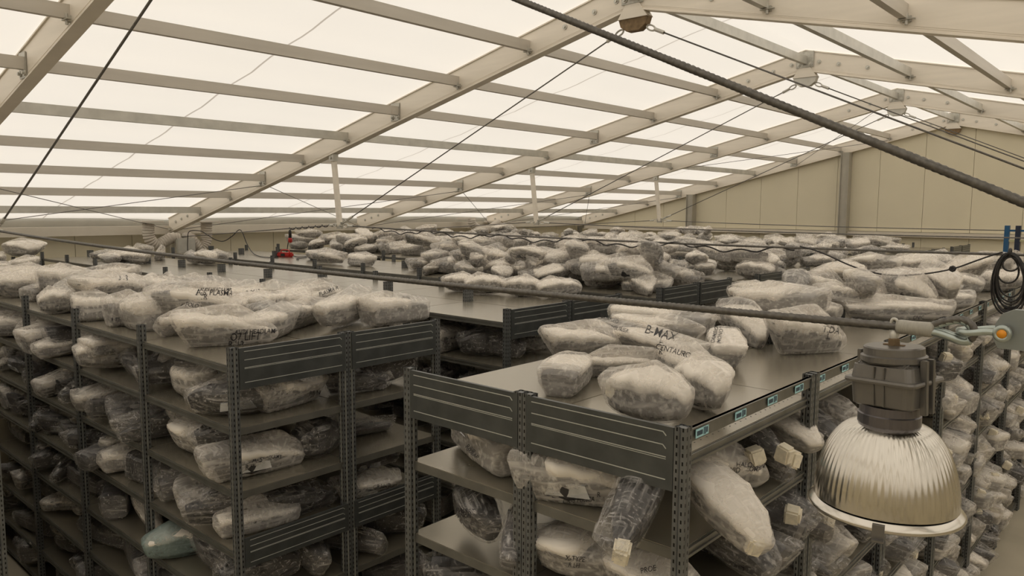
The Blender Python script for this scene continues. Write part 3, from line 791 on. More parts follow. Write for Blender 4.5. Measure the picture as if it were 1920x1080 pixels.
# ------------------------------------------------------------------ air ducts at the eave columns
def duct(pts, r, parent):
    pts = smooth_path(pts, 12); out = []; L = 0
    # resample evenly, ripple the radius
    cum = [0]
    for a, b in zip(pts, pts[1:]): cum.append(cum[-1]+(b-a).length)
    n = int(cum[-1]/.0125); res = []; j = 0
    for i in range(n+1):
        s_ = cum[-1]*i/n
        while j < len(cum)-2 and cum[j+1] < s_: j += 1
        t = (s_-cum[j])/max(1e-6, cum[j+1]-cum[j]); res.append(pts[j].lerp(pts[j+1], t))
    MB().tube(res, [r*(1+(.09 if (i//2) % 2 else -.05)) for i in range(n+1)], 12).build('hose', M_duct, parent, smooth=True)
dy_ = -15.9
def dp(x, y, X=-15.9): return onx(x, y, X)
dc = thing('air_duct', 'two corrugated grey hoses joining a metal box at the left eave column', 'duct', (0,0,0))
duct([dp(279,419), dp(278,435), dp(282,450), dp(294,459), dp(310,452), dp(322,446), dp(336,448)], .11, dc)
duct([dp(387,416), dp(387,432), dp(386,452), dp(377,466), dp(366,458), dp(356,446), dp(346,447)], .11, dc)
a = dp(342, 448); MB().box(a.x-.18, a.x+.18, a.y-.2, a.y+.2, a.z-.42, a.z+.02).build('junction_box', M_galv, dc, bevel=.02)
for x in (279, 387):
    a = dp(x, 417); MB().box(a.x-.2, a.x+.2, a.y-.22, a.y+.22, a.z, a.z+.03).build('collar', M_duct, dc)
d2 = thing('air_duct', 'single bent grey hose at the third eave column, behind the heaps', 'duct', (0,0,0))
duct([onx(884,411,-16), onx(886,420,-16), onx(897,429,-16), onx(915,430,-16), onx(935,418,-16)], .12, d2)
a = onx(884,410,-16); MB().box(a.x-.5, a.x+.05, a.y-.13, a.y+.13, a.z-.02, a.z+.03).build('collar', M_duct, d2)
a = onx(935,416,-16); MB().box(a.x-.5, a.x+.05, a.y-.13, a.y+.13, a.z-.02, a.z+.03).build('collar', M_duct, d2)

# things near the left edge
o = MB().box(-9.35,-8.75,1.45,1.95,0,.22).build('cardboard_box', M_brown, bevel=.01); tag(o, 'low closed brown box on the floor at the bottom left corner', 'box')

# ------------------------------------------------------------------ wrapped headlamps
def loft(mb, secs):
    n = len(secs[0]); b = []
    for s_ in secs: b += s_
    k = len(secs)
    mb.add(b, [(i*n+j, i*n+(j+1)%n, (i+1)*n+(j+1)%n, (i+1)*n+j) for i in range(k-1) for j in range(n)] + [tuple(range(n))[::-1], tuple(range((k-1)*n, k*n))])
def section(x, hw, h, e, sx=1.0, za=0.0, zb=1.0, n=14):
    out = []
    for j in range(n):
        a = 2*PI*j/n; c, s_ = math.cos(a), math.sin(a)
        yy = hw*sx*math.copysign(abs(c)**(2/e), c); zz = .5+.5*math.copysign(abs(s_)**(2/e), s_)
        out.append(Vector((x, yy, h*(za+(zb-za)*zz))))
    return out
def make_proto(seed, kind):
    """kind: wedge, box, tear, crescent, long; returns part meshes of one wrapped headlamp of about .62 x .30 x .22 m"""
    r = random.Random(seed)
    L = .62; W = .15; H = .215
    def pf(t):
        if kind == 'wedge': return (.55+.45*math.sin(PI*min(1,.15+t*.8)))*(1-.55*t**2.2), 1-.62*t**1.6
        if kind == 'box': return .9-.12*abs(2*t-1)**3, .95-.18*t
        if kind == 'tear': return max(.28, math.sin(PI*(.12+.80*t**.8)))**.8, max(.35, math.sin(PI*(.15+.72*t)))**.9
        if kind == 'crescent': return .80*max(.30, math.sin(PI*(.14+.74*t)))**.7, .9*max(.42, math.sin(PI*(.18+.68*t)))**.6
        return .62*max(.40, math.sin(PI*(.10+.80*t)))**.5, .72-.22*t          # long
    e = {'wedge': 3.6, 'box': 4.5, 'tear': 2.5, 'crescent': 2.8, 'long': 3.0}[kind]
    bend = {'crescent': .55, 'tear': .12, 'long': .2}.get(kind, 0)*(1 if r.random() < .5 else -1)
    skew = r.uniform(-.35, .35); keel = {'wedge': .50, 'box': .18, 'tear': .36, 'crescent': .40, 'long': .25}[kind] + r.uniform(-.08, .08)
    def warp(p):
        keel_ = (1-keel) + keel*min(1, max(0, p.z)/H*1.25)
        p = Vector((p.x*(1-.5*keel*(1-min(1, max(0, p.z)/H*1.2))), p.y*keel_, p.z))
        x = p.x; y = p.y + skew*p.z + bend*(x*x-.03)
        lift = .05*(x/.31)**2 if kind in ('crescent','tear') else 0
        return Vector((x + .12*p.y, y, p.z + lift))
    N = 11
    full = []; hs = []; fo = []
    for i in range(N+1):
        t = i/N; x = -L/2+L*t; a, b = pf(t); a *= W*(1+r.uniform(-.05,.05)); b *= H*(1+r.uniform(-.05,.05))
        full.append(section(x, a, b, e)); hs.append(section(x*.95, a, b, e, .92, .04, .76)); fo.append(section(x*.965, a, b, e, .97, (.60 if i % 3 else .52), .97))
    parts = {}
    mb = MB(); loft(mb, hs)
    for k in range(4):                                   # bulb caps, lugs and brackets on the back of the housing
        x = r.uniform(-.2,.2); s_ = -1 if r.random() < .5 else 1; z = r.uniform(.05,.10); a = pf(x/L+.5)[0]*W*.86
        mb.cyl((x, s_*a*.80, z), (x, s_*(a-.001), z), r.uniform(.012,.026), 10)
        x = r.uniform(-.22,.22); a = pf(x/L+.5)[0]*W*.86
        mb.box(x-.012, x+.012, min(0,-s_*(a+.002)), max(0,-s_*(a+.002)), .03, .045)
    def fin(mb, mats, smooth=False, sub=False):
        mb.v = [tuple(warp(Vector(v))) for v in mb.v]
        return mb.mesh('p', mats, smooth)
    parts['lamp_housing'] = fin(mb, M_house if seed % 3 else M_housem)
    mb = MB(); loft(mb, fo[3:] if seed % 4 == 0 else fo[:8] if seed % 4 == 2 else fo)
    f = r.uniform(.3,.7)
    mb.v = [(v[0], v[1]+.004*noise.noise(Vector(v)*22+Vector((seed,0,0))), v[2]+.006*noise.noise(Vector(v)*11+Vector((0,seed,0)))) for v in mb.v]
    parts['foam_sheet'] = fin(mb, M_foam, True)
    # reflector and lens seen through the film on one long side
    mb = MB(); s_ = 1 if seed % 2 else -1; a0 = pf(.35)[0]*W; h0 = pf(.35)[1]*H
    x0, x1 = -.20, .06
    mb.add([(x0,s_*a0*.84,h0*.20),(x1,s_*a0*.86,h0*.18),(x1-.02,s_*a0*.86,h0*.50),(x0+.05,s_*a0*.84,h0*.52),(x0,s_*a0*.90,h0*.22),(x1,s_*a0*.92,h0*.20),(x1-.02,s_*a0*.92,h0*.48),(x0+.05,s_*a0*.90,h0*.50)], [(0,1,2,3),(7,6,5,4),(0,4,5,1),(1,5,6,2),(2,6,7,3),(3,7,4,0)])
    parts['reflector'] = fin(mb, M_lens)
    # film: taut hull over the lamp, with drawn-out corners
    pts = []
    for i in ((0, 3, 7, 11) if kind in ('wedge', 'box') else (0, 3, 5, 8, 11)):
        for j in range(1 if kind == 'wedge' else 0, 14, 2): p = full[i][j]; pts.append(Vector((p.x*1.02, p.y*1.03, max(.001, p.z*1.02))))
    for k in range(r.choice((2,3,3,4))):
        x = r.choice((-1,1))*r.uniform(.27,.36); pts.append(Vector((x, r.uniform(-.13,.13), r.uniform(.02, .22))))
    pts.append(Vector((r.uniform(-.15,.15), r.uniform(-.03,.03), H*1.13)))
    bm = bmesh.new()
    for p in pts: bm.verts.new(p)
    res = bmesh.ops.convex_hull(bm, input=bm.verts[:])
    bmesh.ops.delete(bm, geom=list({g for g in res['geom_interior'] + res['geom_unused'] if isinstance(g, bmesh.types.BMVert)}), context='VERTS')
    bmesh.ops.triangulate(bm, faces=bm.faces[:])
    for _ in range(4):
        es = [e_ for e_ in bm.edges if e_.calc_length() > .032]
        if not es or len(bm.verts) > 1300: break
        bmesh.ops.subdivide_edges(bm, edges=es, cuts=1); bmesh.ops.triangulate(bm, faces=bm.faces[:])
    bmesh.ops.smooth_vert(bm, verts=bm.verts[:], factor=.5, use_axis_x=True, use_axis_y=True, use_axis_z=True)
    bm.normal_update()
    dirs = [Vector((r.uniform(-1,1), r.uniform(-1,1), r.uniform(-1,1))).normalized() for _ in range(3)]
    for v in bm.verts:
        p = v.co; o = Vector((seed*3.1, 0, 0))
        q = noise.noise(Vector((p.dot(dirs[0])*16, p.dot(dirs[1])*52, p.dot(dirs[2])*10)) + o)
        q2 = abs(noise.noise(p*15 + o)); q3 = noise.noise(p*6+o)
        v.co = p + v.normal*(.0035*q - .002*q2 + .005*q3 + .009)
        if v.co.z < .001: v.co.z = .001
        v.co = warp(v.co)
    me = bpy.data.meshes.new('film'); bm.to_mesh(me); bm.free()
    me.materials.append(M_film if r.random() < .6 else M_filmd)
    me.polygons.foreach_set('use_smooth', [True]*len(me.polygons)); me.update()
    parts['film_wrap'] = me
    return parts
KINDS = ['wedge', 'box', 'tear', 'crescent', 'long']
SHADE = {'wedge': 'wedge-shaped', 'box': 'box-shaped', 'tear': 'rounded', 'crescent': 'curved', 'long': 'long slim'}
protos = []
for i, k in enumerate(['wedge','box','tear','crescent','long','wedge','tear','box','crescent','wedge','long','tear','box','crescent']):
    protos.append((k, make_proto(11+i, k)))
def by_kind(k, n=0):
    c = [i for i, p in enumerate(protos) if p[0] == k]; return c[n % len(c)]
block_me = MB().box(-.045,.045,-.04,.04,0,.10).mesh('foam_block', M_block, bevel=.012)
for m_ in (block_me,):
    for v in m_.vertices: v.co += Vector(noise.noise_vector(v.co*25))*.008
# dark-clear variant of the film for the shelves
for p in protos: pass

BAGS = []      # every wrapped lamp: centre of its base, direction of its long axis, size, prototype, label pieces
class Bag: pass
def bag(c, d, L, W, H, proto, region, label=None, block=None, roll=0.0, foam=True, text=None, key=None, dark=False):
    b = Bag(); b.c = Vector(c); b.d = Vector(d).normalized(); b.L = L; b.W = W; b.H = H; b.p = proto; b.region = region
    b.teal = False; b.label = label; b.block = block; b.roll = roll; b.foam = foam; b.text = text; b.dark = dark
    s = pj(b.c + Vector((0,0,H/2))); b.s = s; b.size = L*FPX/s[2] if s[2] > 0 else 0
    BAGS.append(b); return b
def two(p0, p1, W, H, proto, region, **k):
    p0 = Vector(p0); p1 = Vector(p1); L = max(.3, min(.95, (p1-p0).length*1.12))
    return bag((p0+p1)/2, p1-p0, L, W, H, proto, region, **k)

# height field over the decks so heaps pile up without sinking into each other
GX0, GY0, GS = -17.0, 2.0, .06
GRID = np.zeros((int(17/GS), int(21/GS)))
def foot(c, d, L, W):
    a = math.atan2(d[1], d[0]); ca, sa = math.cos(a), math.sin(a); out = []
    k = int(max(L, W)/2/GS)+2; ci, cj = int((c[0]-GX0)/GS), int((c[1]-GY0)/GS)
    for i in range(ci-k, ci+k+1):
        for j in range(cj-k, cj+k+1):
            x = GX0+(i+.5)*GS-c[0]; y = GY0+(j+.5)*GS-c[1]
            u = (x*ca+y*sa)/(L/2); v = (-x*sa+y*ca)/(W/2)
            if u*u+v*v < 1 and 0 <= i < GRID.shape[0] and 0 <= j < GRID.shape[1]: out.append((i, j, 1-(u*u+v*v)))
    return out
def stamp(b, z0):
    for i, j, q in foot(b.c, b.d, b.L*.95, b.W*.95): GRID[i, j] = max(GRID[i, j], z0 + b.H*(.55+.35*q))
def deck_bag(x0, y0, x1, y1, W, H, kind, label, dz=0.0, text=None, n=0, reg='top', roll=0, block=None, foam=True):
    z = DT+.002+dz
    p0, p1 = onz(x0, y0, z), onz(x1, y1, z)
    b = two(p0, p1, W, H, by_kind(kind, n), reg, label=label, text=text, roll=roll, block=block, foam=foam)
    stamp(b, dz); return b
R0 = random.Random(77)
# --- on the right-hand rack's top deck, nearest first (pixel ends of each base line)
T = []
deck_bag(1140,776,1290,804,.28,.235,'tear','big wrapped headlamp lying right behind the nearest end panel', n=0, block=(-.38,-.10,.35))
deck_bag(1275,750,1350,782,.27,.22,'tear','wrapped headlamp with rounded white end, right of the big front one', n=1)
deck_bag(1048,744,1082,706,.26,.16,'box','upright boxy wrapped headlamp with a round lens, left front of the right rack', n=0)
deck_bag(1098,706,1212,697,.22,.16,'long','narrow wrapped headlamp with a black tie behind the big front one', n=0)
deck_bag(1030,675,1185,662,.28,.20,'wedge','flat wrapped headlamp pointing at the near cross racks, left of the marker-written one', n=0)
deck_bag(1128,640,1316,686,.24,.15,'wedge','long wrapped headlamp with the largest marker writing, centre of the right rack group', dz=.04, n=1, text=[('B-MAX',1238,640,21,-16),('L',1240,652,18,-10),('TOURNEO',1140,612,9,-20),('COURIER',1160,632,9,-12),('XENONLAMP',1275,638,9,-22)])
deck_bag(1150,622,1305,650,.24,.15,'crescent','pale wrapped headlamp squeezed between the largest-lettered one and the topmost one', dz=.09)
deck_bag(1160,612,1322,624,.28,.17,'box','large wrapped headlamp with dark underside, topmost under the thick rope', dz=.07, n=1)
deck_bag(1238,700,1345,740,.22,.22,'long','slim wrapped headlamp with written name, pointing at the front right corner', n=1, text=[('CENTAURO',1256,688,13,-16),('R',1232,690,12,0)])
deck_bag(1342,664,1356,692,.25,.18,'box','boxy wrapped headlamp with marker notes on top, mid right rack', n=2, text=[('CAMBIO',1340,628,9,75),('MONO',1350,630,9,78)])
deck_bag(1366,622,1430,658,.30,.26,'wedge','bulky wrapped headlamp with pointed end, behind the boxy one', n=2)
deck_bag(1310,622,1365,608,.2,.14,'long','small wrapped headlamp between the boxy and the bulky one')
deck_bag(1425,632,1505,612,.28,.17,'box','low wrapped headlamp left of the one standing alone, by the middle post', n=1, text=[('HS XENON',1468,606,10,-8)])
deck_bag(1452,665,1585,658,.27,.27,'wedge','wrapped headlamp with short marker note, standing alone near the sticker rail', n=3, text=[('TiDA',1558,619,15,-8),('L',1553,631,14,-4)])
deck_bag(1575,604,1790,606,.32,.20,'crescent','long wrapped headlamp lying behind the pendant lamp hook', n=1, text=[('CIVIC',1722,596,9,2)])
deck_bag(1390,560,1462,576,.3,.2,'tear','white wrapped headlamp at the left end of the far heap, right rack', n=2)
deck_bag(1435,580,1520,572,.28,.2,'tear','milky wrapped headlamp just behind the one standing alone', n=0)
deck_bag(1495,578,1600,560,.32,.30,'wedge','tall dark wrapped headlamp with a pale square corner, right rack heap', n=0, dz=.03)
deck_bag(1600,585,1700,578,.3,.19,'box','crumpled wrapped headlamp in front of the long heap, right rack', n=0)
deck_bag(1690,592,1830,580,.28,.2,'crescent','wrapped headlamp with a black bracket sticking out at its right end', n=2)
deck_bag(1700,552,1845,557,.36,.26,'tear','large dark wrapped headlamp with pointed pale tip, right rack', n=1)
deck_bag(1640,545,1735,540,.28,.22,'wedge','wrapped headlamp with scribbles on its cap, behind the pointed one', n=1, dz=.04)
deck_bag(1548,528,1640,522,.30,.26,'crescent','wrapped headlamp rising behind the tall dark one', dz=.06)
deck_bag(1615,545,1680,520,.24,.2,'long','slanting wrapped headlamp with open film end, right rack heap', dz=.06)
deck_bag(1822,540,1872,530,.3,.2,'box','boxy wrapped headlamp with a round opening beside the cable coil', n=2)
deck_bag(1730,512,1830,520,.3,.2,'long','pale long wrapped headlamp under the slack black cable', n=1, dz=.05)
deck_bag(1845,520,1925,518,.34,.18,'tear','wrapped headlamp seen through the cable coil', n=2)
# --- on the near-left rack's top deck
deck_bag(338,652,522,640,.30,.235,'wedge','white wrapped headlamp with three lines of marker at the near corner post', n=0, text=[('AUDI HEADLAMP',492,617,11,2),('Q7 LIFT',471,627,18,2),("R '12",454,641,15,2)])
deck_bag(598,628,692,592,.28,.26,'crescent','wrapped headlamp with a white cap end behind the left end panel', n=0)
deck_bag(694,612,788,598,.32,.235,'box','white woolly-looking wrapped headlamp at the right end of the left rack', n=1)
deck_bag(532,622,612,596,.26,.19,'wedge','dark-bottomed wrapped headlamp left of the white-capped one', n=1)
deck_bag(300,632,440,606,.27,.20,'long','wrapped headlamp right behind the white corner one, small scribble', n=0, text=[('POLO R',418,603,10,-10)])
deck_bag(205,612,282,604,.30,.24,'box','white boxy wrapped headlamp standing at the left rack edge', n=0, text=[('R T2',240,590,9,2)])
deck_bag(148,602,205,598,.28,.22,'box','dark boxy wrapped headlamp beside the white boxy one, left rack', n=2)
deck_bag(72,590,142,586,.28,.21,'tear','bulbous wrapped headlamp over a hanging film loop, left rack', n=1)
deck_bag(440,600,520,585,.28,.2,'tear','smooth white wrapped headlamp in the middle of the left rack', n=0, text=[('R 2012',510,583,10,8)])
deck_bag(296,588,455,590,.30,.22,'wedge','keel-shaped wrapped headlamp raised on others, marker words on its side', dz=.12, n=2, text=[('AUDI HEADLAMP',404,543,8,0),('A-6, PLASMA',402,549,13,-2),('R TR',376,557,12,0)])
deck_bag(145,572,280,548,.32,.22,'wedge','raised wrapped headlamp with two short marker lines, left rack middle', dz=.12, n=3, text=[('A-3',230,523,14,6),('HEADLAMP',248,512,8,3)])
deck_bag(540,590,655,556,.26,.2,'long','slanting wrapped headlamp with marker word by the bare deck', dz=.07, n=1, text=[('PLASMA R',652,541,9,20)])
deck_bag(490,578,640,540,.24,.17,'long','long pale wrapped headlamp slanting up to the bare deck', dz=.05, n=2)
deck_bag(90,545,175,548,.30,.24,'box','dark-fronted wrapped headlamp with slit film, left rack', n=1, dz=.10)
deck_bag(5,478,80,486,.6,.26,'tear','large domed wrapped headlamp at the left edge of the picture', n=1, dz=.12)
# --- a few bags lying alone on the bare decks
deck_bag(575,487,625,490,.34,.2,'crescent','wrapped headlamp lying on the bare deck right of the red socket', n=0, reg='bare')
deck_bag(592,492,645,494,.30,.2,'wedge','wrapped headlamp leaning on the one right of the red socket', n=1, reg='bare', dz=.02)
deck_bag(660,497,690,500,.32,.20,'box','small crumpled wrapped headlamp alone on a bare deck', n=2, reg='bare')
deck_bag(398,491,426,492,.3,.2,'tear','small wrapped headlamp alone beside the thick rope, left half', n=2, reg='bare')
deck_bag(835,545,890,548,.34,.2,'tear','leftmost of four smooth white headlamps on the bare deck end', n=0, reg='bare')
deck_bag(872,552,950,552,.34,.21,'tear','second of four smooth white headlamps on the bare deck end', n=1, reg='bare')
deck_bag(945,555,1018,556,.34,.21,'tear','third of four smooth white headlamps on the bare deck end', n=0, reg='bare')
deck_bag(1008,560,1090,556,.34,.2,'tear','rightmost of four smooth white headlamps, behind the ribbed panel', n=1, reg='bare')
deck_bag(770,508,840,505,.28,.18,'wedge','pale wrapped headlamp at the left end of the middle heap', n=2, reg='bare')
deck_bag(775,520,855,505,.26,.17,'long','slim white wrapped headlamp hanging over the middle deck edge', n=2, reg='bare')

GRPN = {'A': ('on top of the near-left rack', 'headlamps on the near-left rack'), 'C': ('on top of the second rack back', 'headlamps on the second rack back'),
        'D': ('on top of the third rack back', 'headlamps on the third rack back'), 'G': ('on top of the fourth rack back', 'headlamps on the fourth rack back'),
        'H': ('on top of the fifth rack back', 'headlamps on the fifth rack back'), 'I': ('on top of the sixth rack back', 'headlamps on the sixth rack back'),
        'J': ('on top of the seventh rack back', 'headlamps on the seventh rack back'), 'K': ('on top of the last rack', 'headlamps on the last rack'), 'B': ('on top of the right-hand rack', 'headlamps on the right-hand rack')}
def heap(reg, x0, x1, y0, y1, n, hmax=.42, test=None, size=1.0, kinds=KINDS):
    k = 0; tries = 0
    while k < n and tries < n*8:
        tries += 1
        x = R0.uniform(x0, x1); y = R0.uniform(y0, y1)
        if test and not test(x, y): continue
        L = R0.uniform(.48, .72)*size; W = R0.uniform(.26, .34); H = R0.uniform(.17, .25)
        a = R0.gauss(0, .7) + (0 if R0.random() < .7 else PI/2) + (PI if R0.random() < .5 else 0)
        d = Vector((math.cos(a), math.sin(a), 0)); f = foot((x, y), d, L*.7, W*.7)
        if not f: continue
        hs_ = [GRID[i, j] for i, j, q in f]; z0 = float(np.percentile(hs_, 75))*.86
        if z0 > hmax: continue
        if z0 > .05: d.z = R0.uniform(-.18, .18)
        else: z0 = 0.0
        b = bag((x, y, DT+.002+z0), d, L, W, H, R0.randrange(len(protos)) if kinds is KINDS else by_kind(R0.choice(kinds), R0.randrange(3)), reg, roll=R0.uniform(-.25,.25) if z0 > .05 else 0, foam=R0.random() < .78)
        stamp(b, z0); k += 1
# near-left rack: full cover
heap('A', -9.6, -4.75, 2.35, 3.55, 46, .09, test=lambda x, y: not (x > -5.6 and y < 2.75))
heap('A', -14.5, -9.6, 2.4, 3.5, 16, .05)
# second rack: far left part only
heap('C', -14.6, -11.6, 4.65, 5.9, 10, .05)
# third rack: the right half heaped up, its left half bare
heap('D', -8.3, -4.3, 6.95, 8.35, 74, .36, test=lambda x, y: x > -7.6 or y > 7.3)
heap('G', -14.9, -4.3, 9.35, 10.8, 104, .24)
heap('H', -15, -4.3, 11.85, 13.3, 78, .28)
heap('I', -15, -4.4, 14.6, 16.0, 50, .34)
heap('J', -15, -4.4, 17.2, 18.7, 44, .34)
heap('K', -15, -4.6, 19.8, 21.2, 34, .36)
heap('B', -2.8, -1.6, 5.2, 8.4, 20, .20, test=lambda x, y: not (x > -1.9 and y < 7))
heap('B', -2.8, -1.5, 8.6, 13.0, 22, .18)

# --- headlamps on the shelves
LVN = ['top', 'first', 'second', 'third', 'fourth', 'fifth', 'sixth', 'lowest']
def shelf_bag(reg, lv, c, a, L, W, H, tilt=0, block=None, roll=0, kinds=None, dz=0, text=None, label=None, n=None, foam=None):
    d = Vector((math.cos(a)*math.cos(tilt), math.sin(a)*math.cos(tilt), math.sin(tilt)))
    p = R0.randrange(len(protos)) if not kinds else by_kind(kinds, n or 0)
    b = bag((c[0], c[1], LV[lv]+.002+dz), d, L, W, H, p, reg, roll=roll, block=block, text=text, label=label, foam=(R0.random() < (.45 if lv < 3 or reg == 'B-side' else .25)) if foam is None else foam, dark=True)
    b.lv = lv; return b
# front of the near-left rack: two that stand out, then the rest
marked = []
for (px, py, a_, kd, lab, tl) in ((340, 1040, 1.2, 'tear', 'pale blue-green wrapped headlamp low in the near-left rack', True), (285, 852, 1.35, 'wedge', 'wrapped headlamp with bright silver lens by the third upright, near-left rack', False),
                              (70, 1000, .2, 'box', 'long flat wrapped headlamp near the floor at the lower left corner', False), (425, 800, .9, 'tear', 'wrapped headlamp bulging out left of the corner post, first shelf down', False)):
    pt = ony(px, py, 2.25); lv = min(range(1, 8), key=lambda k: abs(LV[k]-pt.z))
    b = shelf_bag('A-front', lv, (pt.x, 2.30), a_, .62, .3, .22, kinds=kd, n=1, label=lab, foam=tl)
    b.teal = tl; b.d = -b.d if not tl else b.d; marked.append((lv, pt.x))
for lv in range(1, 8):
    x = -4.32; 
    while x > -9.3:
        z = LV[lv]
        a = R0.choice((-1,1))*(PI/2 + R0.gauss(0, .45)) if R0.random() < .6 else R0.gauss(0, .3)
        par = abs(math.cos(a)) > .7
        L = R0.uniform(.55, .72); W = R0.uniform(.26, .32); H = R0.uniform(.19, .25)
        yc = 2.14 + (.20 if par else R0.uniform(.18, .30))
        xw = L if par else W+.06
        if not any(l_ == lv and abs(x-xw/2-mx) < .36 for l_, mx in marked):
            shelf_bag('A-front', lv, (x-xw/2, yc), a, L, W, H, tilt=R0.uniform(-.08,.08) if not par else 0, dz=.02 if not par else 0)
            if R0.random() < .45: shelf_bag('A-front', lv, (x-xw/2+R0.uniform(-.06,.06), yc+.05), a+R0.uniform(-.5,.5), L*.85, W*.85, .15, dz=H*.62, tilt=R0.uniform(-.1,.1))
        x -= xw*.93
for lv in range(1, 7):                               # the back unit of the same rack
    for i in range(9): shelf_bag('A-front', lv, (-4.9-i*.52, 3.0+R0.uniform(-.1,.25)), R0.gauss(0,.5), .55, .30, R0.uniform(.17,.24))
# end of the near-left rack
def epx(x, y, X=-4.2): return onx(x, y, X)
shelf_bag('A-end', 1, (-4.32, 2.66), 1.75, .58, .3, .22, kinds='wedge', n=1, label='wrapped headlamp with silvery front on the first shelf down, left rack end', foam=True, text=[('R8 N',620,742,10,4)])
shelf_bag('A-end', 1, (-4.52, 2.36), 1.2, .5, .3, .2, kinds='long', n=1, text=[('A-4',468,756,10,4)])
shelf_bag('A-end', 1, (-4.30, 3.18), 1.2, .55, .32, .2, kinds='wedge', n=0)
shelf_bag('A-end', 1, (-4.36, 3.52), 1.0, .5, .3, .25, kinds='tear', n=2, tilt=.25)
shelf_bag('A-end', 2, (-4.30, 2.42), 1.45, .72, .3, .22, kinds='wedge', n=2, label='lettered wrapped headlamp behind the corner post, second shelf down, left rack end', foam=True, text=[('A-5',482,862,14,3),('HEADLAMP',508,857,8,3),('R H',468,876,11,3)])
shelf_bag('A-end', 2, (-4.30, 2.86), 1.7, .42, .34, .27, kinds='tear', n=1, foam=False)
shelf_bag('A-end', 2, (-4.55, 2.4), 1.3, .6, .3, .2, kinds='tear', n=0, dz=.12)
shelf_bag('A-end', 2, (-4.5, 3.3), 1.4, .6, .3, .14, kinds='long', n=0)
shelf_bag('A-end', 3, (-4.32, 2.42), 1.4, .55, .3, .2, kinds='long', n=1)
shelf_bag('A-end', 3, (-4.35, 2.75), 1.5, .6, .3, .22, kinds='wedge', n=0, foam=False)
shelf_bag('A-end', 3, (-4.28, 3.25), 1.3, .5, .32, .16, kinds='wedge', n=1, text=[('GRAND',716,912,10,8)], foam=True)
shelf_bag('A-end', 3, (-4.38, 3.35), 1.5, .6, .3, .15, kinds='wedge', n=2, dz=.15)
for lv in (4, 5, 6, 7):
    for y in (2.42, 2.78, 3.14, 3.5): shelf_bag('A-end', lv, (-4.30+R0.uniform(-.05,.02), y), R0.gauss(.3,.5) if R0.random() < .5 else R0.gauss(1.4,.3), R0.uniform(.5,.6), .29, R0.uniform(.18,.24))
# front left corner of the second rack
for lv in (1, 2, 3, 4, 5):
    for x, a in ((-4.55, .9), (-5.05, 1.9), (-5.5, .3), (-6.0, 1.4)):
        shelf_bag('C-front', lv, (x, 4.78), a, .58, .30, .24, foam=(lv == 1 and x < -4.8))
    for i in range(6): shelf_bag('C-front', lv, (-4.8-i*.5, 5.1+R0.uniform(0,.3)), R0.gauss(0,.5), .55, .3, .22)
    for y in (4.8, 5.15, 5.6, 5.9): shelf_bag('C-end', lv, (-4.4, y), R0.gauss(.2,.4), .55, .28, .19)
for nm, y0, y1 in (('D', 6.85, 8.45), ('G', 9.22, 10.9), ('H', 11.72, 13.4)):
    for j in range(4): shelf_bag(nm+'-end', 1, (-4.38, y0+.22+j*(y1-y0-.4)/3), R0.gauss(.2,.4), .55, .28, .2)
# near end of the right-hand rack
shelf_bag('B-end', 1, (-2.62, 2.76), -.42, .62, .31, .25, kinds='box', n=1, label='boxy wrapped headlamp with scribbled white face, first shelf of the right rack end', block=(-.36,0,.62), foam=True, text=[('R8/R',882,842,11,-42),('SOLAR',886,850,9,-42)])
shelf_bag('B-end', 1, (-2.22, 2.84), .5, .5, .28, .18, kinds='tear', n=1, foam=False)
shelf_bag('B-end', 1, (-1.90, 2.62), .35, .62, .3, .25, kinds='wedge', n=2, label='wrapped headlamp jutting past the middle post, first shelf of the right rack', foam=True, tilt=.06, text=[('CX-5 FUSICA',1085,958,11,4),('R',1122,948,12,4)])
shelf_bag('B-end', 1, (-1.55, 2.47), -1.35, .46, .24, .19, kinds='wedge', n=1, label='wrapped headlamp tipping over the shelf with a cream foam block, right rack', block=(.42,0,.1), tilt=-.45, dz=.03, foam=False)
shelf_bag('B-end', 2, (-2.63, 2.66), -.55, .62, .3, .22, kinds='crescent', n=0, label='curved dark wrapped headlamp, second shelf down, left bay of right rack end', block=(-.40,-.1,.5), foam=False, tilt=-.1, dz=.06, text=[('PASSAT',872,958,11,-4),('XENON',868,967,9,-4)])
shelf_bag('B-end', 2, (-2.30, 2.62), -1.1, .5, .24, .17, kinds='long', n=1, label='small wrapped headlamp with foam block leaning beside the middle post', block=(-.42,0,.3), tilt=-.35, dz=.12, foam=False)
shelf_bag('B-end', 2, (-1.98, 2.70), .2, .55, .32, .23, kinds='tear', n=2, label='rounded wrapped headlamp, second shelf down, just right of the middle post', foam=True, text=[('X-TYPE',1078,1048,12,-5),('R LH',1076,1060,11,-5)])
shelf_bag('B-end', 2, (-1.55, 2.72), .1, .5, .3, .2, kinds='wedge', n=0, text=[('PROE',1215,1068,13,12)], foam=True, label='wrapped headlamp with four written letters beside the corner post, second shelf down')
for x in (-2.65, -2.3, -1.95, -1.6): shelf_bag('B-end', 3, (x, 2.75), 1.2+R0.gauss(0,.5), .58, .28, .24)
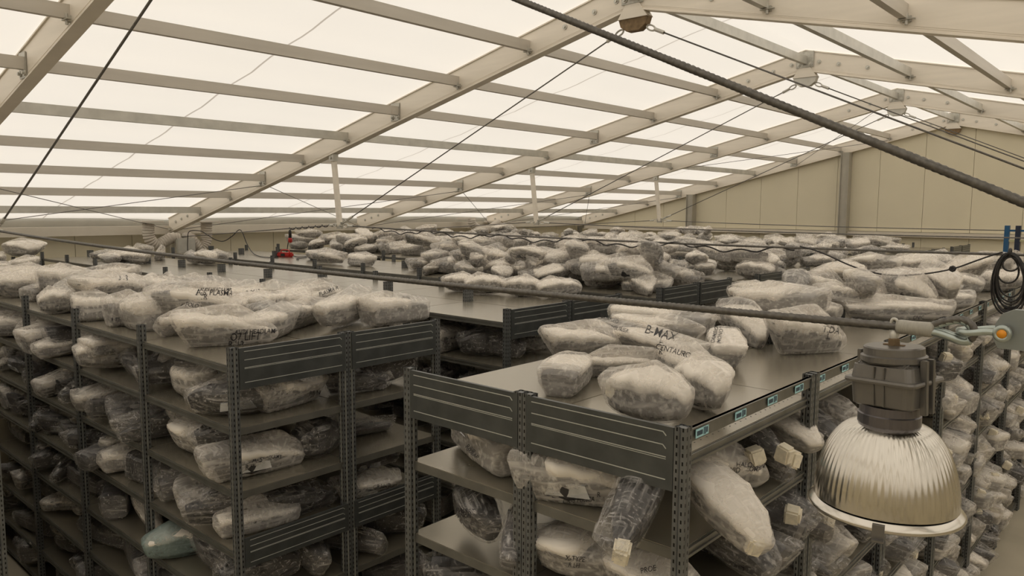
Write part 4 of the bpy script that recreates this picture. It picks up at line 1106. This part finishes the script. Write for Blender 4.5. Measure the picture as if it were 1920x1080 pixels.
# right side of the right-hand rack
shelf_bag('B-side', 1, (-1.62, 3.16), .60, .66, .3, .23, kinds='wedge', n=0, label='wrapped headlamp with black notes and foam end under the sticker rail', block=(.42,0,.45), foam=True, tilt=.04, text=[('HALOGEN,',1420,862,12,-2),('ZOMP',1424,870,11,-2),('VID',1390,872,13,-3)])
shelf_bag('B-side', 1, (-1.36, 2.76), -.35, .54, .25, .18, kinds='tear', n=0, label='wrapped headlamp hanging out over the shelf, pointing down at its tip', block=(.40,0,.2), foam=True, tilt=-.42, dz=.03)
shelf_bag('B-side', 2, (-1.50, 3.10), -.25, .6, .28, .2, kinds='tear', n=1, foam=False, tilt=-.25, dz=.1, label='clear wrapped dark headlamp below the hanging one, right rack')
for lv in range(1, 8):
    y = 3.5 if lv == 1 else 3.3
    if lv > 2: y = 2.75
    while y < 12.2:
        if any(abs(y-q) < .07 for q in BY): y += .09
        L = R0.uniform(.55,.7); W = R0.uniform(.24,.3); H = R0.uniform(.18,.25)
        a = R0.gauss(-.1, .35); tl = R0.uniform(-.25, .12)
        blk = (.40, R0.uniform(-.2,.2), R0.uniform(.2,.7)) if R0.random() < .5 else None
        shelf_bag('B-side', lv, (-1.62+R0.uniform(-.05,.1), y), a, L, W, H, tilt=tl, dz=max(0,-tl)*.3, block=blk)
        if R0.random() < .5: shelf_bag('B-side', lv, (-1.60+R0.uniform(-.05,.1), y+R0.uniform(-.08,.08)), a+R0.uniform(-.4,.4), L*.9, W*.85, .15, dz=H*.6, tilt=R0.uniform(-.2,.05), block=(.42,0,.3) if R0.random() < .3 else None)
        y += W*.98

# --- keep what the picture shows; the 300 largest become things, the rest one mass
vis = []
for b in BAGS:
    x, y, d = b.s; mgn = b.size*.6
    if d > 0 and -mgn < x < 1920+mgn and y < 1080+mgn: vis.append(b)
# how much of each one the camera sees: first hits of a coarse fan of rays on boxes standing in for lamps, decks and panels
bvv = []; bvf = []; own = []
def probe_box(M, sx, sy, z0, z1, tag_):
    o_ = len(bvv)
    for z in (z0, z1):
        for sx_, sy_ in ((-1,-1),(1,-1),(1,1),(-1,1)): bvv.append(M @ Vector((sx_*sx, sy_*sy, z)))
    for f in ((0,3,2,1),(4,5,6,7),(0,1,5,4),(1,2,6,5),(2,3,7,6),(3,0,4,7)): bvf.append(tuple(o_+i for i in f)); own.append(tag_)
for i, b in enumerate(vis):
    q_ = b.d.to_track_quat('X', 'Z').to_matrix().to_4x4(); q_.translation = b.c
    probe_box(q_, b.L*.46, b.W*.44, 0, b.H*.95, i)
I4 = Matrix.Identity(4)
def slab(x0, x1, y0, y1, z0, z1):
    probe_box(Matrix.Translation(((x0+x1)/2, (y0+y1)/2, 0)), (x1-x0)/2, (y1-y0)/2, z0, z1, -1)
for nm, y0, y1, nb, nl, rn in RACKS:
    for k in range(nl): slab(XF-11.2, XF, y0, y1, LV[k]-.04, LV[k])
    slab(XF+.01, XF+.03, y0, y1, PT-.25, PT)
for k in range(8): slab(BX0, BX1, 2.48, 13.5, LV[k]-.04, LV[k])
slab(BX0, BX1, 2.45, 2.47, PT-.25, PT)
slab(LX-.13, LX+.13, LY-.13, LY+.13, LZ-.65, LZ-.05)
probe = BVHTree.FromPolygons(bvv, bvf)
seen = [0]*len(vis); eye = Vector((0,0,ZC))
for yy in range(412, 1080, 4):
    for xx in range(2, 1920, 4):
        h = probe.ray_cast(eye, ray(xx, yy).normalized())
        if h[0] is not None and own[h[2]] >= 0: seen[own[h[2]]] += 1
for b, s_ in zip(vis, seen): b.seen = s_
vis.sort(key=lambda b: (-(b.label is not None), -b.seen))
indiv = vis[:300]; rest = [b for b in vis[300:] if b.seen > 0 or b.region in ('D', 'B', 'A')]
# plain-English labels by position along each shelf or heap
SIDEN = {'A-front': ('long side of the near-left rack', 'corner post'), 'A-end': ('end of the near-left rack', 'corner post'), 'C-front': ('long side of the second rack back', 'its corner'),
         'C-end': ('end of the second rack back', 'its near post'), 'D-end': ('end of the third rack back', 'its near post'), 'G-end': ('end of the fourth rack back', 'its near post'), 'H-end': ('end of the fifth rack back', 'its near post'),
         'B-end': ('end of the right-hand rack', 'left post'), 'B-side': ('aisle side of the right-hand rack', 'near corner')}
from collections import defaultdict
cl = defaultdict(list)
for b in indiv:
    if b.label: continue
    cl[(b.region, getattr(b, 'lv', 0))].append(b)
for (reg, lv), L_ in cl.items():
    if reg in GRPN:
        L_.sort(key=lambda b: b.s[0])
        for i, b in enumerate(L_): b.label = f'film-wrapped headlamp, {ordn(i+1)} from the left in the heap {GRPN[reg][0]}'
    else:
        L_.sort(key=lambda b: (-b.c.x if reg in ('A-front','C-front') else b.c.x if reg == 'B-end' else b.c.y))
        for i, b in enumerate(L_): b.label = f'{SHADE[protos[b.p][0]]} wrapped headlamp, {ordn(i+1)} from {SIDEN[reg][1]}, {LVN[lv]} shelf down, {SIDEN[reg][0].replace(" of the", ",").replace("long side", "long side")}'
def basis(b):
    q = b.d.to_track_quat('X', 'Z').to_matrix()
    return q @ Matrix.Rotation(b.roll, 3, 'X')
def bag_matrix(b):
    R_ = basis(b).to_4x4(); R_.translation = b.c
    if abs(b.roll) > .01: R_.translation = b.c + Vector((0, 0, abs(math.sin(b.roll))*b.W*.3))
    return R_ @ Matrix.Diagonal((b.L/.62, b.W/.30, b.H/.215, 1))
dep_texts = []
for b in indiv:
    k, pr = protos[b.p]
    root = bpy.data.objects.new('wrapped_headlamp', None); COL.objects.link(root); root.empty_display_size = .1
    M = bag_matrix(b); root.matrix_world = M
    tag(root, b.label, 'headlamp', GRPN[b.region][1] if b.region in GRPN else ('headlamps on the shelves of the ' + SIDEN[b.region][0].split(' of the ')[1] if b.region in SIDEN else 'headlamps lying on the top decks'))
    for nm in ('lamp_housing', 'foam_sheet', 'reflector', 'film_wrap'):
        if nm == 'foam_sheet' and not b.foam: continue
        if nm == 'reflector' and b.foam and not b.dark: continue
        o = link(nm, pr[nm], root)
        if nm == 'lamp_housing' and not b.foam: o.scale = (1.02, 1.04, 1.27)
        if nm == 'film_wrap': o.material_slots[0].link = 'OBJECT'; o.material_slots[0].material = M_teal if b.teal else M_filmd if (b.dark and not (b.foam and b.label)) else M_film
    if b.block:
        o = link('foam_block', block_me, root, (b.block[0]*.55, b.block[1]*.3, b.block[2]*.215+.005)); o.rotation_euler = (R0.uniform(-.3,.3), R0.uniform(-.3,.3), R0.uniform(-.5,.5))
        o.scale = (.85*.62/b.L, .30/b.W*.8, .215/b.H*.8)
    if b.text: dep_texts.append((b, root, M, pr['film_wrap']))

# marker handwriting lies on the film as its own thin mesh; a word moves along its lamp until nothing stands in front of it
org = Vector((0,0,ZC)); films = []
for b in indiv:
    if b.region in ('C-front','C-end','D','G','H','I','J','K','A-front','D-end','G-end','H-end'): continue
    M = bag_matrix(b); fm = protos[b.p][1]['film_wrap']
    films.append((b, BVHTree.FromPolygons([M @ v.co for v in fm.vertices], [tuple(pp.vertices) for pp in fm.polygons]), b.s))
def front(px, py):
    r_ = ray(px, py).normalized(); best = None; d_ = 1e9
    for b, bv, s_ in films:
        if abs(s_[0]-px) > b.size*.75 or abs(s_[1]-py) > b.size*.75: continue
        h = bv.ray_cast(org, r_)
        if h[0] is not None and h[3] < d_: d_ = h[3]; best = b
    h = probe_racks.ray_cast(org, r_)
    if h[0] is not None and h[3] < d_-.05: return None
    return best
k_ = [i for i, o_ in enumerate(own) if o_ < 0]
probe_racks = BVHTree.FromPolygons(bvv, [bvf[i] for i in k_])
for b, root, M, film_me in dep_texts:
    bv = [f[1] for f in films if f[0] is b][0]; Mi = M.inverted()
    off = None
    px0, py0, sz0, rt0 = b.text[0][1:5]; wd = len(b.text[0][0])*sz0*.28
    ca, sa = math.cos(math.radians(rt0)), math.sin(math.radians(rt0))
    best_n = -1
    for dx, dy in sorted([(i*6, j*5) for i in range(-12, 13) for j in range(-10, 11)], key=lambda t: t[0]**2+t[1]**2):
        n_ = sum(front(px0+dx+ca*u*wd, py0+dy-sa*u*wd+v*sz0*.35) is b for u, v in ((0,0),(-1,0),(1,0),(-.5,1),(.5,-1)))
        if n_ > best_n: best_n = n_; off = (dx, dy)
        if n_ == 5: break
    if best_n < 3: continue
    for (txt, px, py, size, rot) in b.text:
        px += off[0]; py += off[1]
        ca, sa = math.cos(math.radians(rot)), math.sin(math.radians(rot))
        hit0 = bv.ray_cast(org, ray(px, py).normalized())
        if hit0[0] is None: continue
        d0 = hit0[3]; n = 0
        cu = bpy.data.curves.new('t', 'FONT'); cu.body = txt; cu.align_x = 'CENTER'; cu.align_y = 'CENTER'; cu.size = 1; cu.shear = .15; cu.resolution_u = 3; cu.offset = .003
        to = bpy.data.objects.new('t', cu); me = bpy.data.meshes.new_from_object(to)
        bpy.data.objects.remove(to); bpy.data.curves.remove(cu)
        ca, sa = math.cos(math.radians(rot)), math.sin(math.radians(rot))
        hit0 = bv.ray_cast(org, ray(px, py).normalized())
        if hit0[0] is None: print('MISS', txt, px, py, [round(v) for v in b.s[:2]]); continue
        d0 = hit0[3]; n = 0
        for v in me.vertices:
            j = 1+.10*noise.noise(Vector((v.co.x*3, v.co.y*3, px)))
            x = v.co.x*.95*j; y = v.co.y*1.15*j
            r_ = ray(px + (x*ca-y*sa)*size, py - (x*sa+y*ca)*size).normalized()
            h = bv.ray_cast(org, r_)
            dd = h[3] if h[0] is not None and abs(h[3]-d0) < .2 else d0
            v.co = Mi @ (org + r_*(dd-.003))
        me.materials.append(M_ink)
        link('handwriting', me, root)

# the rest: one mass
if rest:
    V = []; F = []; MI = []; off = 0; mats = [M_house, M_foam, M_film]
    for b in rest:
        M = np.array(bag_matrix(b)); pr = protos[b.p][1]
        for nm, mi in (('lamp_housing', 0), ('foam_sheet', 1), ('film_wrap', 2)):
            if nm == 'foam_sheet' and not b.foam: continue
            me = pr[nm]; c = np.empty(len(me.vertices)*3, np.float32); me.vertices.foreach_get('co', c); c = c.reshape(-1,3)
            c = c @ M[:3,:3].T + M[:3,3]; V.append(c)
            for p in me.polygons: F.append(tuple(off+i for i in p.vertices)); MI.append(mi)
            off += len(c)
    me = bpy.data.meshes.new('headlamp_mass'); me.from_pydata(np.concatenate(V).tolist(), [], F)
    for m_ in mats: me.materials.append(m_)
    me.polygons.foreach_set('material_index', MI); me.polygons.foreach_set('use_smooth', [True]*len(F)); me.update()
    o = link('distant_headlamps', me); tag(o, 'mass of smaller film-wrapped headlamps on the far decks and shelves', 'headlamps', kind='stuff')
print('BAGS', len(BAGS), 'visible', len(vis), 'least seen single', indiv[-1].seen, 'unseen', sum(1 for b in vis if b.seen == 0), 'seen but massed', sum(1 for b in rest if b.seen > 3))
from collections import Counter
print('BAGS by region', Counter(b.region for b in indiv))
